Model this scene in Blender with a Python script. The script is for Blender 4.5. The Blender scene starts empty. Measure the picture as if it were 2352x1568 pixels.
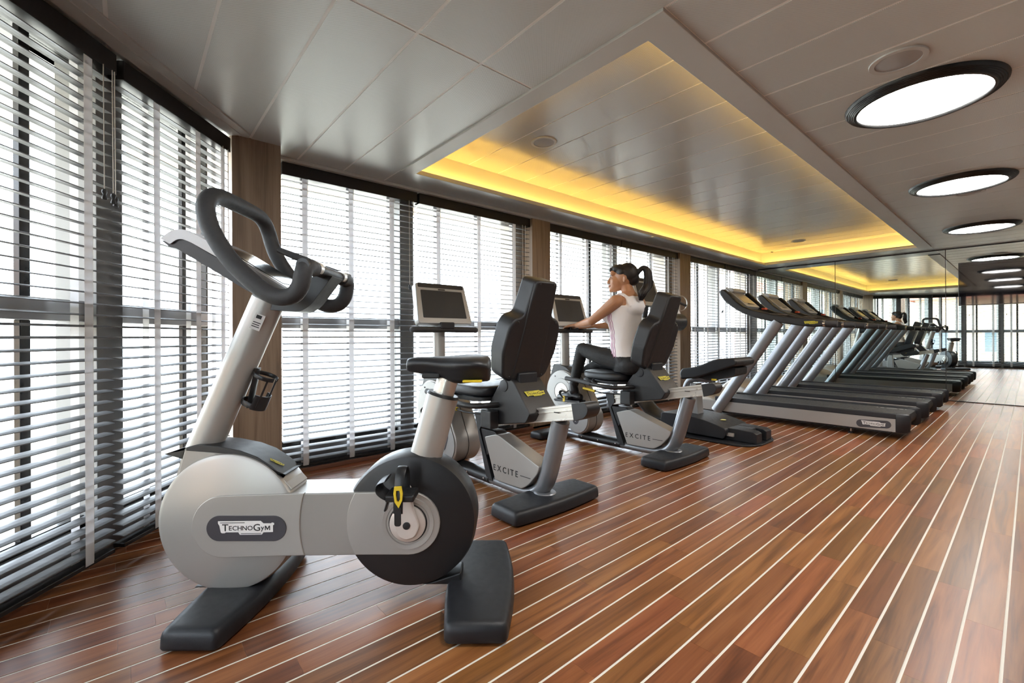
import bpy, bmesh, math, random
from math import sin, cos, pi, radians, sqrt, atan2
from mathutils import Vector, Matrix
random.seed(7)
SC = bpy.context.scene
COL = SC.collection

# ------------------------------------------------------------------ camera
W, HPX = 2352, 1568
F, YAW, ROLL, CX, CY, CAMH = 1026.75, radians(49.275), radians(-0.258), 1176.0, 774.4, 0.97
_cy, _sy, _cr, _sr = cos(YAW), sin(YAW), cos(ROLL), sin(ROLL)
RM = Matrix(((_cr, -_sr, 0), (_sr, _cr, 0), (0, 0, 1))) @ Matrix(((_sy, -_cy, 0), (0, 0, -1), (_cy, _sy, 0)))
cam = bpy.data.cameras.new('camera')
cam.sensor_width = 36.0; cam.lens = F / W * 36.0
cam.shift_y = (CY - HPX / 2) / W
cam.clip_start = 0.02; cam.clip_end = 400
camo = bpy.data.objects.new('camera', cam); COL.objects.link(camo)
r_, d_, f_ = RM[0], RM[1], RM[2]
camo.matrix_world = Matrix(((r_[0], -d_[0], -f_[0], 0), (r_[1], -d_[1], -f_[1], 0), (r_[2], -d_[2], -f_[2], CAMH), (0, 0, 0, 1)))
SC.camera = camo

# ------------------------------------------------------------------ light and exposure
world = bpy.data.worlds.new('sky'); SC.world = world; world.use_nodes = True
_bg = world.node_tree.nodes['Background']
_bg.inputs[0].default_value = (0.80, 0.89, 1.0, 1); _bg.inputs[1].default_value = 10.0
SC.view_settings.view_transform = 'Standard'; SC.view_settings.look = 'None'
SC.view_settings.gamma = 1.0; SC.view_settings.use_curve_mapping = False
SC.view_settings.exposure = 0.5
LAMP_E, COVE_E = 27.0, 20.0
SC.cycles.use_denoising = True
SC.cycles.max_bounces = 8; SC.cycles.diffuse_bounces = 4; SC.cycles.glossy_bounces = 4
SC.cycles.use_adaptive_sampling = True; SC.cycles.adaptive_threshold = .035
SC.cycles.transmission_bounces = 4; SC.cycles.transparent_max_bounces = 24
SC.cycles.caustics_reflective = False; SC.cycles.caustics_refractive = False
SC.cycles.sample_clamp_indirect = 6.0

# ------------------------------------------------------------------ room measures (metres)
ZC, ZR, LX, YW, YR = 2.25, 2.465, 9.20, 3.45, -3.45
KN = [(0.50, 3.26), (-0.012, 2.642), (-0.52, 1.99), (-0.80, 1.30), (-1.0, 0.55), (-1.08, -0.25)]
ROOM = [(0.50, YW), (0.50, 3.26), (-0.012, 2.642), (-0.52, 1.99), (-0.80, 1.30), (-1.0, 0.55), (-1.08, -0.25), (-1.08, YR), (LX, YR), (LX, YW)]

# ------------------------------------------------------------------ helpers
def pxray(px, py): return RM.transposed() @ Vector(((px - CX) / F, (py - CY) / F, 1.0))
def px_on(px, py, p, n):
    d = pxray(px, py); n = Vector(n); c = Vector((0, 0, CAMH))
    return c + d * (((Vector(p) - c).dot(n)) / d.dot(n))
class Frame:
    """a thing's own axes: local y = the way it faces, local x = to its right, z up"""
    def __init__(s, loc, rotz):
        s.loc = Vector(loc); s.rot = rotz; s.M = Matrix.Translation(s.loc) @ Matrix.Rotation(rotz, 4, 'Z'); s.I = s.M.inverted()
    def px(s, px, py, x=0.0):
        q = s.I @ px_on(px, py, s.M @ Vector((x, 0, 0)), s.M.to_3x3() @ Vector((1, 0, 0)))
        return (q.y, q.z)
    def pxs(s, pts, x=0.0): return [s.px(a, b, x) for a, b in pts]

def empty(name, loc=(0, 0, 0), rz=0, parent=None):
    o = bpy.data.objects.new(name, None); COL.objects.link(o); o.location = loc; o.rotation_euler = (0, 0, rz); o.empty_display_size = .1
    if parent: o.parent = parent
    return o
def tag(o, label=None, cat=None, group=None, kind=None):
    if label: o['label'] = label
    if cat: o['category'] = cat
    if group: o['group'] = group
    if kind: o['kind'] = kind
    return o
def copy_tree(o, parent=None):
    c = o.copy(); COL.objects.link(c)
    if parent: c.parent = parent
    for ch in o.children: copy_tree(ch, c)
    return c

class MB:
    def __init__(s): s.v = []; s.f = []; s.ns = set()
    def add(s, vs, fs):
        b = len(s.v); s.v += [tuple(p) for p in vs]; s.f += [tuple(i + b for i in f) for f in fs]; return s
    def box(s, a, b, M=None):
        x0, y0, z0 = a; x1, y1, z1 = b
        vs = [(x0, y0, z0), (x1, y0, z0), (x1, y1, z0), (x0, y1, z0), (x0, y0, z1), (x1, y0, z1), (x1, y1, z1), (x0, y1, z1)]
        if M: vs = [M @ Vector(p) for p in vs]
        return s.add(vs, [(0, 3, 2, 1), (4, 5, 6, 7), (0, 1, 5, 4), (1, 2, 6, 5), (2, 3, 7, 6), (3, 0, 4, 7)])
    def prism(s, poly, lo, hi, mp=None, scale_hi=None):
        """polygon extruded lo..hi; default: (a,b) -> local (y,z), extruded along x"""
        mp = mp or (lambda a, b, t: (t, a, b)); n = len(poly)
        A = sum(poly[i][0] * poly[(i + 1) % n][1] - poly[(i + 1) % n][0] * poly[i][1] for i in range(n))
        if A < 0: poly = poly[::-1]
        vs = [mp(a, b, lo) for a, b in poly] + [mp(a, b, hi) for a, b in poly]
        fs = [tuple(range(n - 1, -1, -1)), tuple(range(n, 2 * n))] + [(i, (i + 1) % n, n + (i + 1) % n, n + i) for i in range(n)]
        return s.add(vs, fs)
    def tube(s, path, r, n=14, caps=True, flat=None, up=None):
        P = [Vector(p) for p in path]; m = len(P); R = r if isinstance(r, (list, tuple)) else [r] * m
        T = [(P[min(i + 1, m - 1)] - P[max(i - 1, 0)]).normalized() for i in range(m)]
        u = Vector(up) if up else (Vector((0, 0, 1)) if abs(T[0].z) < .9 else Vector((1, 0, 0)))
        N = (u - T[0] * u.dot(T[0])).normalized(); vs = []; fs = []
        for i in range(m):
            N = (N - T[i] * N.dot(T[i])).normalized(); B = T[i].cross(N)
            ra, rb = (R[i] if isinstance(R[i], (list, tuple)) else (R[i], R[i] * (flat or 1)))
            for k in range(n):
                a = 2 * pi * k / n; vs.append(P[i] + N * (ra * cos(a)) + B * (rb * sin(a)))
        for i in range(m - 1):
            for k in range(n):
                a = i * n + k; b = i * n + (k + 1) % n; fs.append((a, b, b + n, a + n))
        if caps: fs += [tuple(range(n - 1, -1, -1)), tuple(range((m - 1) * n, m * n))]
        return s.add(vs, fs)
    def rings(s, rings, cap0=True, cap1=True):
        n = len(rings[0]); vs = [p for r in rings for p in r]; fs = []
        for i in range(len(rings) - 1):
            for k in range(n):
                a = i * n + k; b = i * n + (k + 1) % n; fs.append((a, b, b + n, a + n))
        if cap0: fs.append(tuple(range(n - 1, -1, -1)))
        if cap1: fs.append(tuple(range((len(rings) - 1) * n, len(rings) * n)))
        return s.add(vs, fs)
    def lathe(s, prof, n=32, c=(0, 0, 0), ax='z'):
        """prof: list of (radius, height along axis)"""
        vs = []; fs = []; m = len(prof)
        for r, h in prof:
            for k in range(n):
                a = 2 * pi * k / n; q = (r * cos(a), r * sin(a))
                if ax == 'z': p = (c[0] + q[0], c[1] + q[1], c[2] + h)
                elif ax == 'x': p = (c[0] + h, c[1] + q[0], c[2] + q[1])
                else: p = (c[0] + q[0], c[1] + h, c[2] - q[1])
                vs.append(p)
        for i in range(m - 1):
            for k in range(n):
                a = i * n + k; b = i * n + (k + 1) % n; fs.append((a, b, b + n, a + n))
        if prof[0][0] > 1e-6: fs.append(tuple(range(n - 1, -1, -1)))
        if prof[-1][0] > 1e-6: fs.append(tuple(range((m - 1) * n, m * n)))
        return s.add(vs, fs)
    def ball(s, c, r, nu=16, nv=10):
        rx, ry, rz = r if isinstance(r, (list, tuple)) else (r, r, r)
        rings = [[(c[0] + rx * sin(pi * j / nv) * cos(2 * pi * k / nu), c[1] + ry * sin(pi * j / nv) * sin(2 * pi * k / nu), c[2] - rz * cos(pi * j / nv)) for k in range(nu)] for j in range(1, nv)]
        return s.rings(rings)
    def mesh(s, name):
        me = bpy.data.meshes.new(name); me.from_pydata(s.v, [], s.f); me.validate()
        bm = bmesh.new(); bm.from_mesh(me); bmesh.ops.recalc_face_normals(bm, faces=bm.faces); bm.to_mesh(me); bm.free()
        return me
    def build(s, name, mat, parent=None, bevel=0, seg=2, smooth=True, sub=0, ang=35, group=None):
        return mk(name, s.mesh(name), mat, parent, bevel, seg, smooth, sub, ang)
def mk(name, me, mat, parent=None, bevel=0, seg=2, smooth=True, sub=0, ang=35):
    if not me.materials: me.materials.append(MATS[mat] if isinstance(mat, str) else mat)
    o = bpy.data.objects.new(name, me); COL.objects.link(o)
    if parent: o.parent = parent
    if smooth:
        if sub: me.shade_smooth()
        else: me.set_sharp_from_angle(angle=radians(ang))
    if bevel:
        b = o.modifiers.new('bevel', 'BEVEL'); b.width = bevel; b.segments = seg; b.limit_method = 'ANGLE'; b.angle_limit = radians(40); b.harden_normals = True
    if sub:
        b = o.modifiers.new('sub', 'SUBSURF'); b.levels = sub; b.render_levels = sub
    return o
def rpoly(pts, r, n=5):
    """round the corners of a polygon; r one radius or one for each corner"""
    out = []; m = len(pts)
    for i in range(m):
        p0, p, p1 = Vector(pts[i - 1]), Vector(pts[i]), Vector(pts[(i + 1) % m]); rr = r[i] if isinstance(r, (list, tuple)) else r
        a = (p0 - p); b = (p1 - p); la, lb = a.length, b.length
        if rr <= 0: out.append(tuple(p)); continue
        d = min(rr, la * .48, lb * .48); A = p + a.normalized() * d; B = p + b.normalized() * d
        for k in range(n + 1):
            t = k / n; out.append(tuple(A * (1 - t) ** 2 + p * 2 * t * (1 - t) + B * t * t))
    return out
def stadium(c0, c1, r0, r1=None, n=12):
    r1 = r1 or r0; a = atan2(c1[1] - c0[1], c1[0] - c0[0])
    return [(c1[0] + r1 * cos(a - pi / 2 + pi * k / n), c1[1] + r1 * sin(a - pi / 2 + pi * k / n)) for k in range(n + 1)] + \
           [(c0[0] + r0 * cos(a + pi / 2 + pi * k / n), c0[1] + r0 * sin(a + pi / 2 + pi * k / n)) for k in range(n + 1)]
def circle(c, r, n=40): return [(c[0] + r * cos(2 * pi * k / n), c[1] + r * sin(2 * pi * k / n)) for k in range(n)]
def spline(pts, k=6):
    P = [Vector(p) for p in pts]; out = []; m = len(P)
    for i in range(m - 1):
        p0 = P[i - 1] if i else P[0] * 2 - P[1]; p1, p2 = P[i], P[i + 1]; p3 = P[i + 2] if i + 2 < m else P[-1] * 2 - P[-2]
        for j in range(k):
            t = j / k; out.append(.5 * ((2 * p1) + (p2 - p0) * t + (2 * p0 - 5 * p1 + 4 * p2 - p3) * t * t + (3 * p1 - p0 - 3 * p2 + p3) * t ** 3))
    out.append(P[-1]); return out
def clip_poly(poly, a, b):
    """keep what lies left of the line a->b"""
    out = []; n = len(poly); s = lambda p: (b[0] - a[0]) * (p[1] - a[1]) - (b[1] - a[1]) * (p[0] - a[0])
    for i in range(n):
        p, q = poly[i], poly[(i + 1) % n]; sp, sq = s(p), s(q)
        if sp >= 0: out.append(p)
        if (sp > 0 and sq < 0) or (sp < 0 and sq > 0):
            t = sp / (sp - sq); out.append((p[0] + (q[0] - p[0]) * t, p[1] + (q[1] - p[1]) * t))
    return out
HULL = [(LX, YW), (0.50, YW), (0.50, 3.27), (-0.012, 2.642), (-0.52, 1.99), (-0.80, 1.30), (-1.0, 0.55), (-1.08, -0.25), (-1.08, YR), (LX, YR)]
def clip_room(poly, grow=0.0):
    for i in range(len(HULL)):
        a, b = Vector(HULL[i]), Vector(HULL[(i + 1) % len(HULL)])
        if i == 0 or i == 1: continue
        nrm = Vector((-(b - a).y, (b - a).x)).normalized()
        poly = clip_poly(poly, a - nrm * grow, b - nrm * grow)
        if len(poly) < 3: return []
    return poly

# ------------------------------------------------------------------ materials
MATS = {}
def mat(name, col, rough=.5, metal=0.0, **k):
    m = bpy.data.materials.new(name); m.use_nodes = True; MATS[name] = m
    p = m.node_tree.nodes['Principled BSDF']; p.inputs['Base Color'].default_value = (*col, 1); p.inputs['Roughness'].default_value = rough; p.inputs['Metallic'].default_value = metal
    for key, v in k.items(): p.inputs[key.replace('_', ' ')].default_value = v
    return m
def nodes(m): return m.node_tree.nodes, m.node_tree.links, m.node_tree.nodes['Principled BSDF']
def noise_rough(m, scale=30, lo=.3, hi=.5, bump=0.0, bscale=None, coords='Object'):
    """fine relief and wear"""
    N, K, p = nodes(m); tc = N.new('ShaderNodeTexCoord'); t = N.new('ShaderNodeTexNoise'); t.inputs['Scale'].default_value = scale; t.inputs['Detail'].default_value = 3
    K.new(tc.outputs[coords], t.inputs['Vector']); r = N.new('ShaderNodeMapRange'); K.new(t.outputs['Fac'], r.inputs['Value'])
    r.inputs['From Min'].default_value = .3; r.inputs['From Max'].default_value = .7; r.inputs['To Min'].default_value = lo; r.inputs['To Max'].default_value = hi
    K.new(r.outputs['Result'], p.inputs['Roughness'])
    if bump:
        t2 = N.new('ShaderNodeTexNoise'); t2.inputs['Scale'].default_value = bscale or scale * 8; t2.inputs['Detail'].default_value = 2; K.new(tc.outputs[coords], t2.inputs['Vector'])
        b = N.new('ShaderNodeBump'); b.inputs['Strength'].default_value = bump; b.inputs['Distance'].default_value = .002; K.new(t2.outputs['Fac'], b.inputs['Height']); K.new(b.outputs['Normal'], p.inputs['Normal'])
    return m
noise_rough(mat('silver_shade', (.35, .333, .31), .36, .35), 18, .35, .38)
noise_rough(mat('silver_paint', (.42, .405, .38), .34, .35), 18, .33, .37)
noise_rough(mat('silver_tube', (.25, .258, .275), .30, .5), 14, .29, .33)
noise_rough(mat('pale_silver', (.38, .38, .375), .32, .25), 18, .31, .34)
noise_rough(mat('pale_alloy', (.70, .67, .62), .28, .55), 20, .27, .30)
noise_rough(mat('crank_alloy', (.74, .68, .63), .32, .4), 20, .31, .34)
noise_rough(mat('chrome', (.8, .8, .8), .14, 1.0), 20, .13, .15)
noise_rough(mat('charcoal_plastic', (.014, .0152, .0185), .45), 40, .42, .5, .15, 500)
noise_rough(mat('dark_grey_plastic', (.0135, .0135, .015), .42), 40, .39, .46, .1, 400)
noise_rough(mat('black_plastic', (.012, .012, .013), .38), 40, .32, .46, .1, 400)
noise_rough(mat('grip_rubber', (.030, .030, .032), .55), 60, .5, .65, .35, 900)
noise_rough(mat('upholstery', (.014, .0145, .017), .4), 25, .37, .45, .2, 700)
noise_rough(mat('belt_rubber', (.022, .022, .022), .6), 60, .5, .68, .3, 900)
noise_rough(mat('display_black', (.012, .013, .014), .12), 12, .08, .16)
noise_rough(mat('display_grey', (.016, .017, .019), .5), 12, .48, .54)
noise_rough(mat('yellow_plastic', (.80, .58, .03), .4), 20, .35, .45)
noise_rough(mat('decal_yellow', (.66, .58, .04), .45), 20, .4, .5)
noise_rough(mat('decal_white', (.82, .80, .78), .45), 20, .4, .5)
noise_rough(mat('decal_black', (.012, .012, .012), .5), 20, .45, .55)
noise_rough(mat('badge_grey', (.058, .056, .066), .35), 20, .3, .4)
noise_rough(mat('red_plastic', (.55, .07, .02), .4), 20, .35, .45)
noise_rough(mat('trim_paint', (.60, .60, .58), .36, .05), 6, .34, .44)
noise_rough(mat('black_rail', (.010, .009, .009), .35), 10, .3, .42)
noise_rough(mat('window_black', (.008, .008, .009), .3), 10, .25, .38)
noise_rough(mat('window_grey', (.34, .34, .35), .32, .4), 10, .31, .33)
noise_rough(mat('facade_grey', (.20, .20, .20), .5), 10, .45, .55)
noise_rough(mat('post_grey', (.30, .30, .30), .5), 10, .45, .55)
noise_rough(mat('caulk', (.82, .78, .69), .5), 30, .42, .58)
noise_rough(mat('wall_paint', (.48, .44, .40), .6), 5, .55, .65)
noise_rough(mat('black_ring', (.008, .008, .008), .35), 20, .3, .42)
noise_rough(mat('cord_white', (.75, .72, .66), .7), 50, .65, .75)
noise_rough(mat('cord_black', (.01, .01, .01), .4), 50, .35, .45)

def emit(name, col, e):
    m = bpy.data.materials.new(name); m.use_nodes = True; MATS[name] = m; N = m.node_tree.nodes
    p = N['Principled BSDF']; p.inputs['Base Color'].default_value = (.9, .9, .9, 1); p.inputs['Emission Color'].default_value = (*col, 1); p.inputs['Emission Strength'].default_value = e
    return m
emit('lamp_diffuser', (1.0, .97, .93), LAMP_E); emit('cove_led', (1.0, .57, .11), COVE_E)

def wood(name, cols, axis, scale=1.0, rough=(.25, .4), rnd=True, spec=.5):
    """long-grained wood; cols dark..light; grain runs along axis (0 x, 1 y, 2 z)"""
    m = mat(name, cols[1], .4); N, K, p = nodes(m); p.inputs['Specular IOR Level'].default_value = spec; g = N.new('ShaderNodeNewGeometry'); oi = N.new('ShaderNodeObjectInfo')
    ad = N.new('ShaderNodeMath'); ad.operation = 'ADD'; K.new(oi.outputs['Random'], ad.inputs[0]); K.new(g.outputs['Random Per Island'], ad.inputs[1])
    fr = N.new('ShaderNodeMath'); fr.operation = 'FRACT'; K.new(ad.outputs[0], fr.inputs[0])
    mp = N.new('ShaderNodeMapping'); s = [22 * scale] * 3; s[axis] = 1.3 * scale; mp.inputs['Scale'].default_value = s
    K.new(g.outputs['Position'], mp.inputs['Vector'])
    if rnd:
        mu = N.new('ShaderNodeMath'); mu.operation = 'MULTIPLY'; mu.inputs[1].default_value = 57.0; K.new(fr.outputs[0], mu.inputs[0]); K.new(mu.outputs[0], mp.inputs['Location'])
    n1 = N.new('ShaderNodeTexNoise'); n1.inputs['Scale'].default_value = 1.0; n1.inputs['Detail'].default_value = 6; n1.inputs['Distortion'].default_value = 1.2; K.new(mp.outputs[0], n1.inputs['Vector'])
    mp2 = N.new('ShaderNodeMapping'); s2 = [170 * scale] * 3; s2[axis] = 5 * scale; mp2.inputs['Scale'].default_value = s2; K.new(g.outputs['Position'], mp2.inputs['Vector'])
    n2 = N.new('ShaderNodeTexNoise'); n2.inputs['Scale'].default_value = 1.0; n2.inputs['Detail'].default_value = 3; K.new(mp2.outputs[0], n2.inputs['Vector'])
    cr = N.new('ShaderNodeValToRGB'); cr.color_ramp.elements[0].position = .3; cr.color_ramp.elements[0].color = (*cols[0], 1); cr.color_ramp.elements[1].position = .72; cr.color_ramp.elements[1].color = (*cols[2], 1)
    e = cr.color_ramp.elements.new(.5); e.color = (*cols[1], 1)
    mx = N.new('ShaderNodeMath'); mx.operation = 'MULTIPLY_ADD'; K.new(n2.outputs['Fac'], mx.inputs[0]); mx.inputs[1].default_value = .32
    sb = N.new('ShaderNodeMath'); sb.operation = 'SUBTRACT'; K.new(n1.outputs['Fac'], sb.inputs[0]); sb.inputs[1].default_value = .16; K.new(sb.outputs[0], mx.inputs[2]); K.new(mx.outputs[0], cr.inputs['Fac'])
    col = cr.outputs['Color']
    if rnd:
        hs = N.new('ShaderNodeHueSaturation'); K.new(col, hs.inputs['Color']); mr = N.new('ShaderNodeMapRange'); K.new(fr.outputs[0], mr.inputs['Value']); mr.inputs['To Min'].default_value = .74; mr.inputs['To Max'].default_value = 1.2; K.new(mr.outputs[0], hs.inputs['Value'])
        m2 = N.new('ShaderNodeMath'); m2.operation = 'MULTIPLY_ADD'; K.new(fr.outputs[0], m2.inputs[0]); m2.inputs[1].default_value = 7.31; m2.inputs[2].default_value = 0; f2 = N.new('ShaderNodeMath'); f2.operation = 'FRACT'; K.new(m2.outputs[0], f2.inputs[0])
        mh = N.new('ShaderNodeMapRange'); K.new(f2.outputs[0], mh.inputs['Value']); mh.inputs['To Min'].default_value = .49; mh.inputs['To Max'].default_value = .512; K.new(mh.outputs[0], hs.inputs['Hue']); col = hs.outputs['Color']
    K.new(col, p.inputs['Base Color'])
    rr = N.new('ShaderNodeMapRange'); K.new(n2.outputs['Fac'], rr.inputs['Value']); rr.inputs['To Min'].default_value = rough[0]; rr.inputs['To Max'].default_value = rough[1]; K.new(rr.outputs[0], p.inputs['Roughness'])
    b = N.new('ShaderNodeBump'); b.inputs['Strength'].default_value = .05; b.inputs['Distance'].default_value = .001; K.new(n2.outputs['Fac'], b.inputs['Height']); K.new(b.outputs['Normal'], p.inputs['Normal'])
    return m
wood('floor_wood', ((.130, .044, .016), (.235, .083, .028), (.305, .118, .042)), 0, 1.0, (.25, .37))
wood('column_wood', ((.20, .138, .092), (.29, .205, .14), (.36, .265, .185)), 2, .8, (.4, .55), False)
wood('base_wood', ((.12, .05, .03), (.17, .075, .045), (.2, .09, .055)), 0, .8, (.4, .55), False)
wood('slat_wood', ((.145, .148, .156), (.18, .184, .194), (.215, .22, .232)), 0, 1.4, (.45, .6), False, .22)

def ceil_mat(name, col, rough, metal, dots=True):
    m = mat(name, col, rough, metal); N, K, p = nodes(m); g = N.new('ShaderNodeNewGeometry')
    if dots:
        sx = N.new('ShaderNodeSeparateXYZ'); K.new(g.outputs['Position'], sx.inputs[0]); outs = []
        for o in ('X', 'Y'):
            a = N.new('ShaderNodeMath'); a.operation = 'MULTIPLY'; a.inputs[1].default_value = 2 * pi / .0065; K.new(sx.outputs[o], a.inputs[0]); c = N.new('ShaderNodeMath'); c.operation = 'SINE'; K.new(a.outputs[0], c.inputs[0]); outs.append(c.outputs[0])
        q = N.new('ShaderNodeMath'); q.operation = 'MULTIPLY'; K.new(outs[0], q.inputs[0]); K.new(outs[1], q.inputs[1])
        r = N.new('ShaderNodeMapRange'); K.new(q.outputs[0], r.inputs['Value']); r.inputs['From Min'].default_value = .25; r.inputs['From Max'].default_value = .6
        mx = N.new('ShaderNodeMix'); mx.data_type = 'RGBA'; K.new(r.outputs[0], mx.inputs['Factor']); mx.inputs['A'].default_value = (*col, 1); mx.inputs['B'].default_value = (*[c * .55 for c in col], 1); K.new(mx.outputs['Result'], p.inputs['Base Color'])
    t = N.new('ShaderNodeTexNoise'); t.inputs['Scale'].default_value = 1.6; K.new(g.outputs['Position'], t.inputs['Vector']); b = N.new('ShaderNodeBump'); b.inputs['Strength'].default_value = .25; b.inputs['Distance'].default_value = .02
    K.new(t.outputs['Fac'], b.inputs['Height']); K.new(b.outputs['Normal'], p.inputs['Normal'])
    return m
ceil_mat('ceiling_metal', (.74, .765, .755), .34, .15, True); ceil_mat('ceiling_plain', (.58, .60, .59), .28, .15, False); ceil_mat('recess_metal', (.68, .69, .67), .24, .15)
noise_rough(mat('seam_highlight', (.97, .97, .95), .4, .0), 10, .35, .45); noise_rough(mat('grille_grey', (.42, .42, .42), .5), 40, .45, .55)  # seam colour near-white, standing in for light caught on the panel edges

def tape_mat():
    m = bpy.data.materials.new('tape_cloth'); m.use_nodes = True; MATS['tape_cloth'] = m; N = m.node_tree.nodes; K = m.node_tree.links; p = N['Principled BSDF']
    p.inputs['Base Color'].default_value = (.84, .83, .82, 1); p.inputs['Roughness'].default_value = .85
    tr = N.new('ShaderNodeBsdfTranslucent'); tr.inputs[0].default_value = (.88, .87, .88, 1); mx = N.new('ShaderNodeMixShader'); mx.inputs[0].default_value = .55
    K.new(p.outputs[0], mx.inputs[1]); K.new(tr.outputs[0], mx.inputs[2]); K.new(mx.outputs[0], N['Material Output'].inputs[0])
    t = N.new('ShaderNodeTexNoise'); t.inputs['Scale'].default_value = 400; b = N.new('ShaderNodeBump'); b.inputs['Strength'].default_value = .2; b.inputs['Distance'].default_value = .001; K.new(t.outputs['Fac'], b.inputs['Height']); K.new(b.outputs['Normal'], p.inputs['Normal'])
tape_mat()
def glass_mat():
    m = bpy.data.materials.new('pane_glass'); m.use_nodes = True; MATS['pane_glass'] = m; N = m.node_tree.nodes; K = m.node_tree.links
    t = N.new('ShaderNodeBsdfTransparent'); t.inputs[0].default_value = (.97, .985, .98, 1); g = N.new('ShaderNodeBsdfGlossy'); g.inputs['Roughness'].default_value = .02
    lw = N.new('ShaderNodeLayerWeight'); lw.inputs[0].default_value = .5; pw = N.new('ShaderNodeMath'); pw.operation = 'POWER'; pw.inputs[1].default_value = 4; K.new(lw.outputs['Facing'], pw.inputs[0])
    fr = N.new('ShaderNodeMath'); fr.operation = 'MULTIPLY_ADD'; fr.inputs[1].default_value = .5; fr.inputs[2].default_value = .03; K.new(pw.outputs[0], fr.inputs[0]); mx = N.new('ShaderNodeMixShader'); K.new(fr.outputs[0], mx.inputs[0]); K.new(t.outputs[0], mx.inputs[1]); K.new(g.outputs[0], mx.inputs[2]); K.new(mx.outputs[0], N['Material Output'].inputs[0])
glass_mat()
mat('mirror_glass', (.74, .83, .81), .0, 1.0)
noise_rough(mat('tv_glass', (.006, .006, .008), .03, 0, IOR=1.95), 5, .02, .04)
def text_mesh(txt, size, ext=.0004, bold=.006):
    c = bpy.data.curves.new('lettering', 'FONT'); c.body = txt; c.size = size; c.extrude = ext; c.resolution_u = 3; c.offset = size * bold
    o = bpy.data.objects.new('lettering', c); COL.objects.link(o); bpy.context.view_layer.update()
    me = bpy.data.meshes.new_from_object(o.evaluated_get(bpy.context.evaluated_depsgraph_get())); bpy.data.objects.remove(o); bpy.data.curves.remove(c)
    return me
# ================================================================== the room
def S(o, label): return tag(o, label, None, None, 'structure')
# ---- floor: planks laid on a caulk bed, the seams stay open
ROW, GAP, Y0 = 0.0938, 0.0078, 0.059
bed = [(LX + .02, 3.60), (0.3, 3.60), (-0.25, 2.85), (-0.70, 2.2), (-1.0, 1.45), (-1.2, .6), (-1.27, -.25), (-1.27, YR - .05), (LX + .02, YR - .05)]
floor = MB().prism(bed, -.06, -.0012, lambda a, b, t: (a, b, t)).build('floor', 'caulk'); S(floor, 'varnished reddish hardwood plank floor with cream caulked seams')
unit = MB().box((-.5, -.5, -1), (.5, .5, 0)).mesh('plank'); unit.materials.append(MATS['floor_wood'])
_pl = []
def edge_x(y):
    xs = []
    for i in range(len(bed)):
        a, b = bed[i], bed[(i + 1) % len(bed)]
        if (a[1] - y) * (b[1] - y) < 0: xs.append(a[0] + (b[0] - a[0]) * (y - a[1]) / (b[1] - a[1]))
    return min(xs)
rj = random.Random(3)
for j in range(-37, 38):
    yc = Y0 + ROW * (j + .5)
    if yc - .05 < YR - .04 or yc + .05 > 3.47: continue
    x = max(edge_x(yc - .047), edge_x(yc + .047)) - rj.uniform(0, .0) ; first = True
    while x < LX - .001:
        ln = rj.uniform(.42, 1.15) if not first else rj.uniform(.2, .9); first = False
        x1 = min(LX, x + ln)
        if LX - x1 < .15: x1 = LX
        cx = (x + x1) / 2; v = RM @ Vector((cx, yc, -CAMH)); d = v.length
        u = (CX + F * v.x / v.z, CY + F * v.y / v.z) if v.z > .2 else (-999, -999)
        _pl.append(((x1 - x) / d ** 2 if (-80 < u[0] < W + 60 and u[1] < HPX + 90) else -d, x, x1, yc)); x = x1
_pl.sort(reverse=True)
for i, (_, x, x1, yc) in enumerate(_pl[:298]):
    o = bpy.data.objects.new('plank', unit); COL.objects.link(o); o.parent = floor; o.location = ((x + x1) / 2, yc, 0); o.scale = (x1 - x - .0006, ROW - GAP, .006)
b = MB()
for _, x, x1, yc in _pl[298:]: b.box((x + .0003, yc - (ROW - GAP) / 2, -.006), (x1 - .0003, yc + (ROW - GAP) / 2, 0))
b.build('planks', 'floor_wood', floor, smooth=False)['kind'] = 'stuff'

# ---- ceiling with a lit recess
OX0, OX1, OY0, OY1 = 1.70, 8.73, 1.07, 3.13      # opening
RX0, RX1, RY0, RY1 = 1.60, 8.83, 0.97, 3.23      # recess behind the lip
ZR = 2.49
b = MB()
for p in ([(-1.4, YR - .1), (LX + .1, YR - .1), (LX + .1, RY0), (-1.4, RY0)], [(-1.4, RY0), (RX0, RY0), (RX0, 3.9), (-1.4, 3.9)], [(RX0, RY1), (LX + .1, RY1), (LX + .1, 3.9), (RX0, 3.9)], [(RX1, RY0), (LX + .1, RY0), (LX + .1, RY1), (RX1, RY1)]):
    b.prism(p, ZC + .0022, ZC + .06, lambda a, c, t: (a, c, t))
b.box((RX0 - .05, RY0 - .05, ZR + .0022), (RX1 + .05, RY1 + .05, ZR + .06))
ceiling = b.build('ceiling', 'seam_highlight', smooth=False); S(ceiling, 'low ceiling of satin perforated metal panels with narrow joints')
b = MB()
for x0, x1, y0, y1 in ((RX0 - .05, RX0, RY0 - .05, RY1 + .05), (RX1, RX1 + .05, RY0 - .05, RY1 + .05), (RX0, RX1, RY0 - .05, RY0), (RX0, RX1, RY1, RY1 + .05)):
    b.box((x0, y0, ZC + .012), (x1, y1, ZR + .02))
b.build('recess_wall', 'trim_paint', ceiling, smooth=False)
XK = [1.92 + .33 * k for k in range(-10, 24)]
def panel(poly, z, m, g=.0055):
    if len(poly) < 3: return
    MB().prism(poly, z, z + .0021, lambda a, c, t: (a, c, t)).build('ceiling_panel', m, ceiling, smooth=False)
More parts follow.
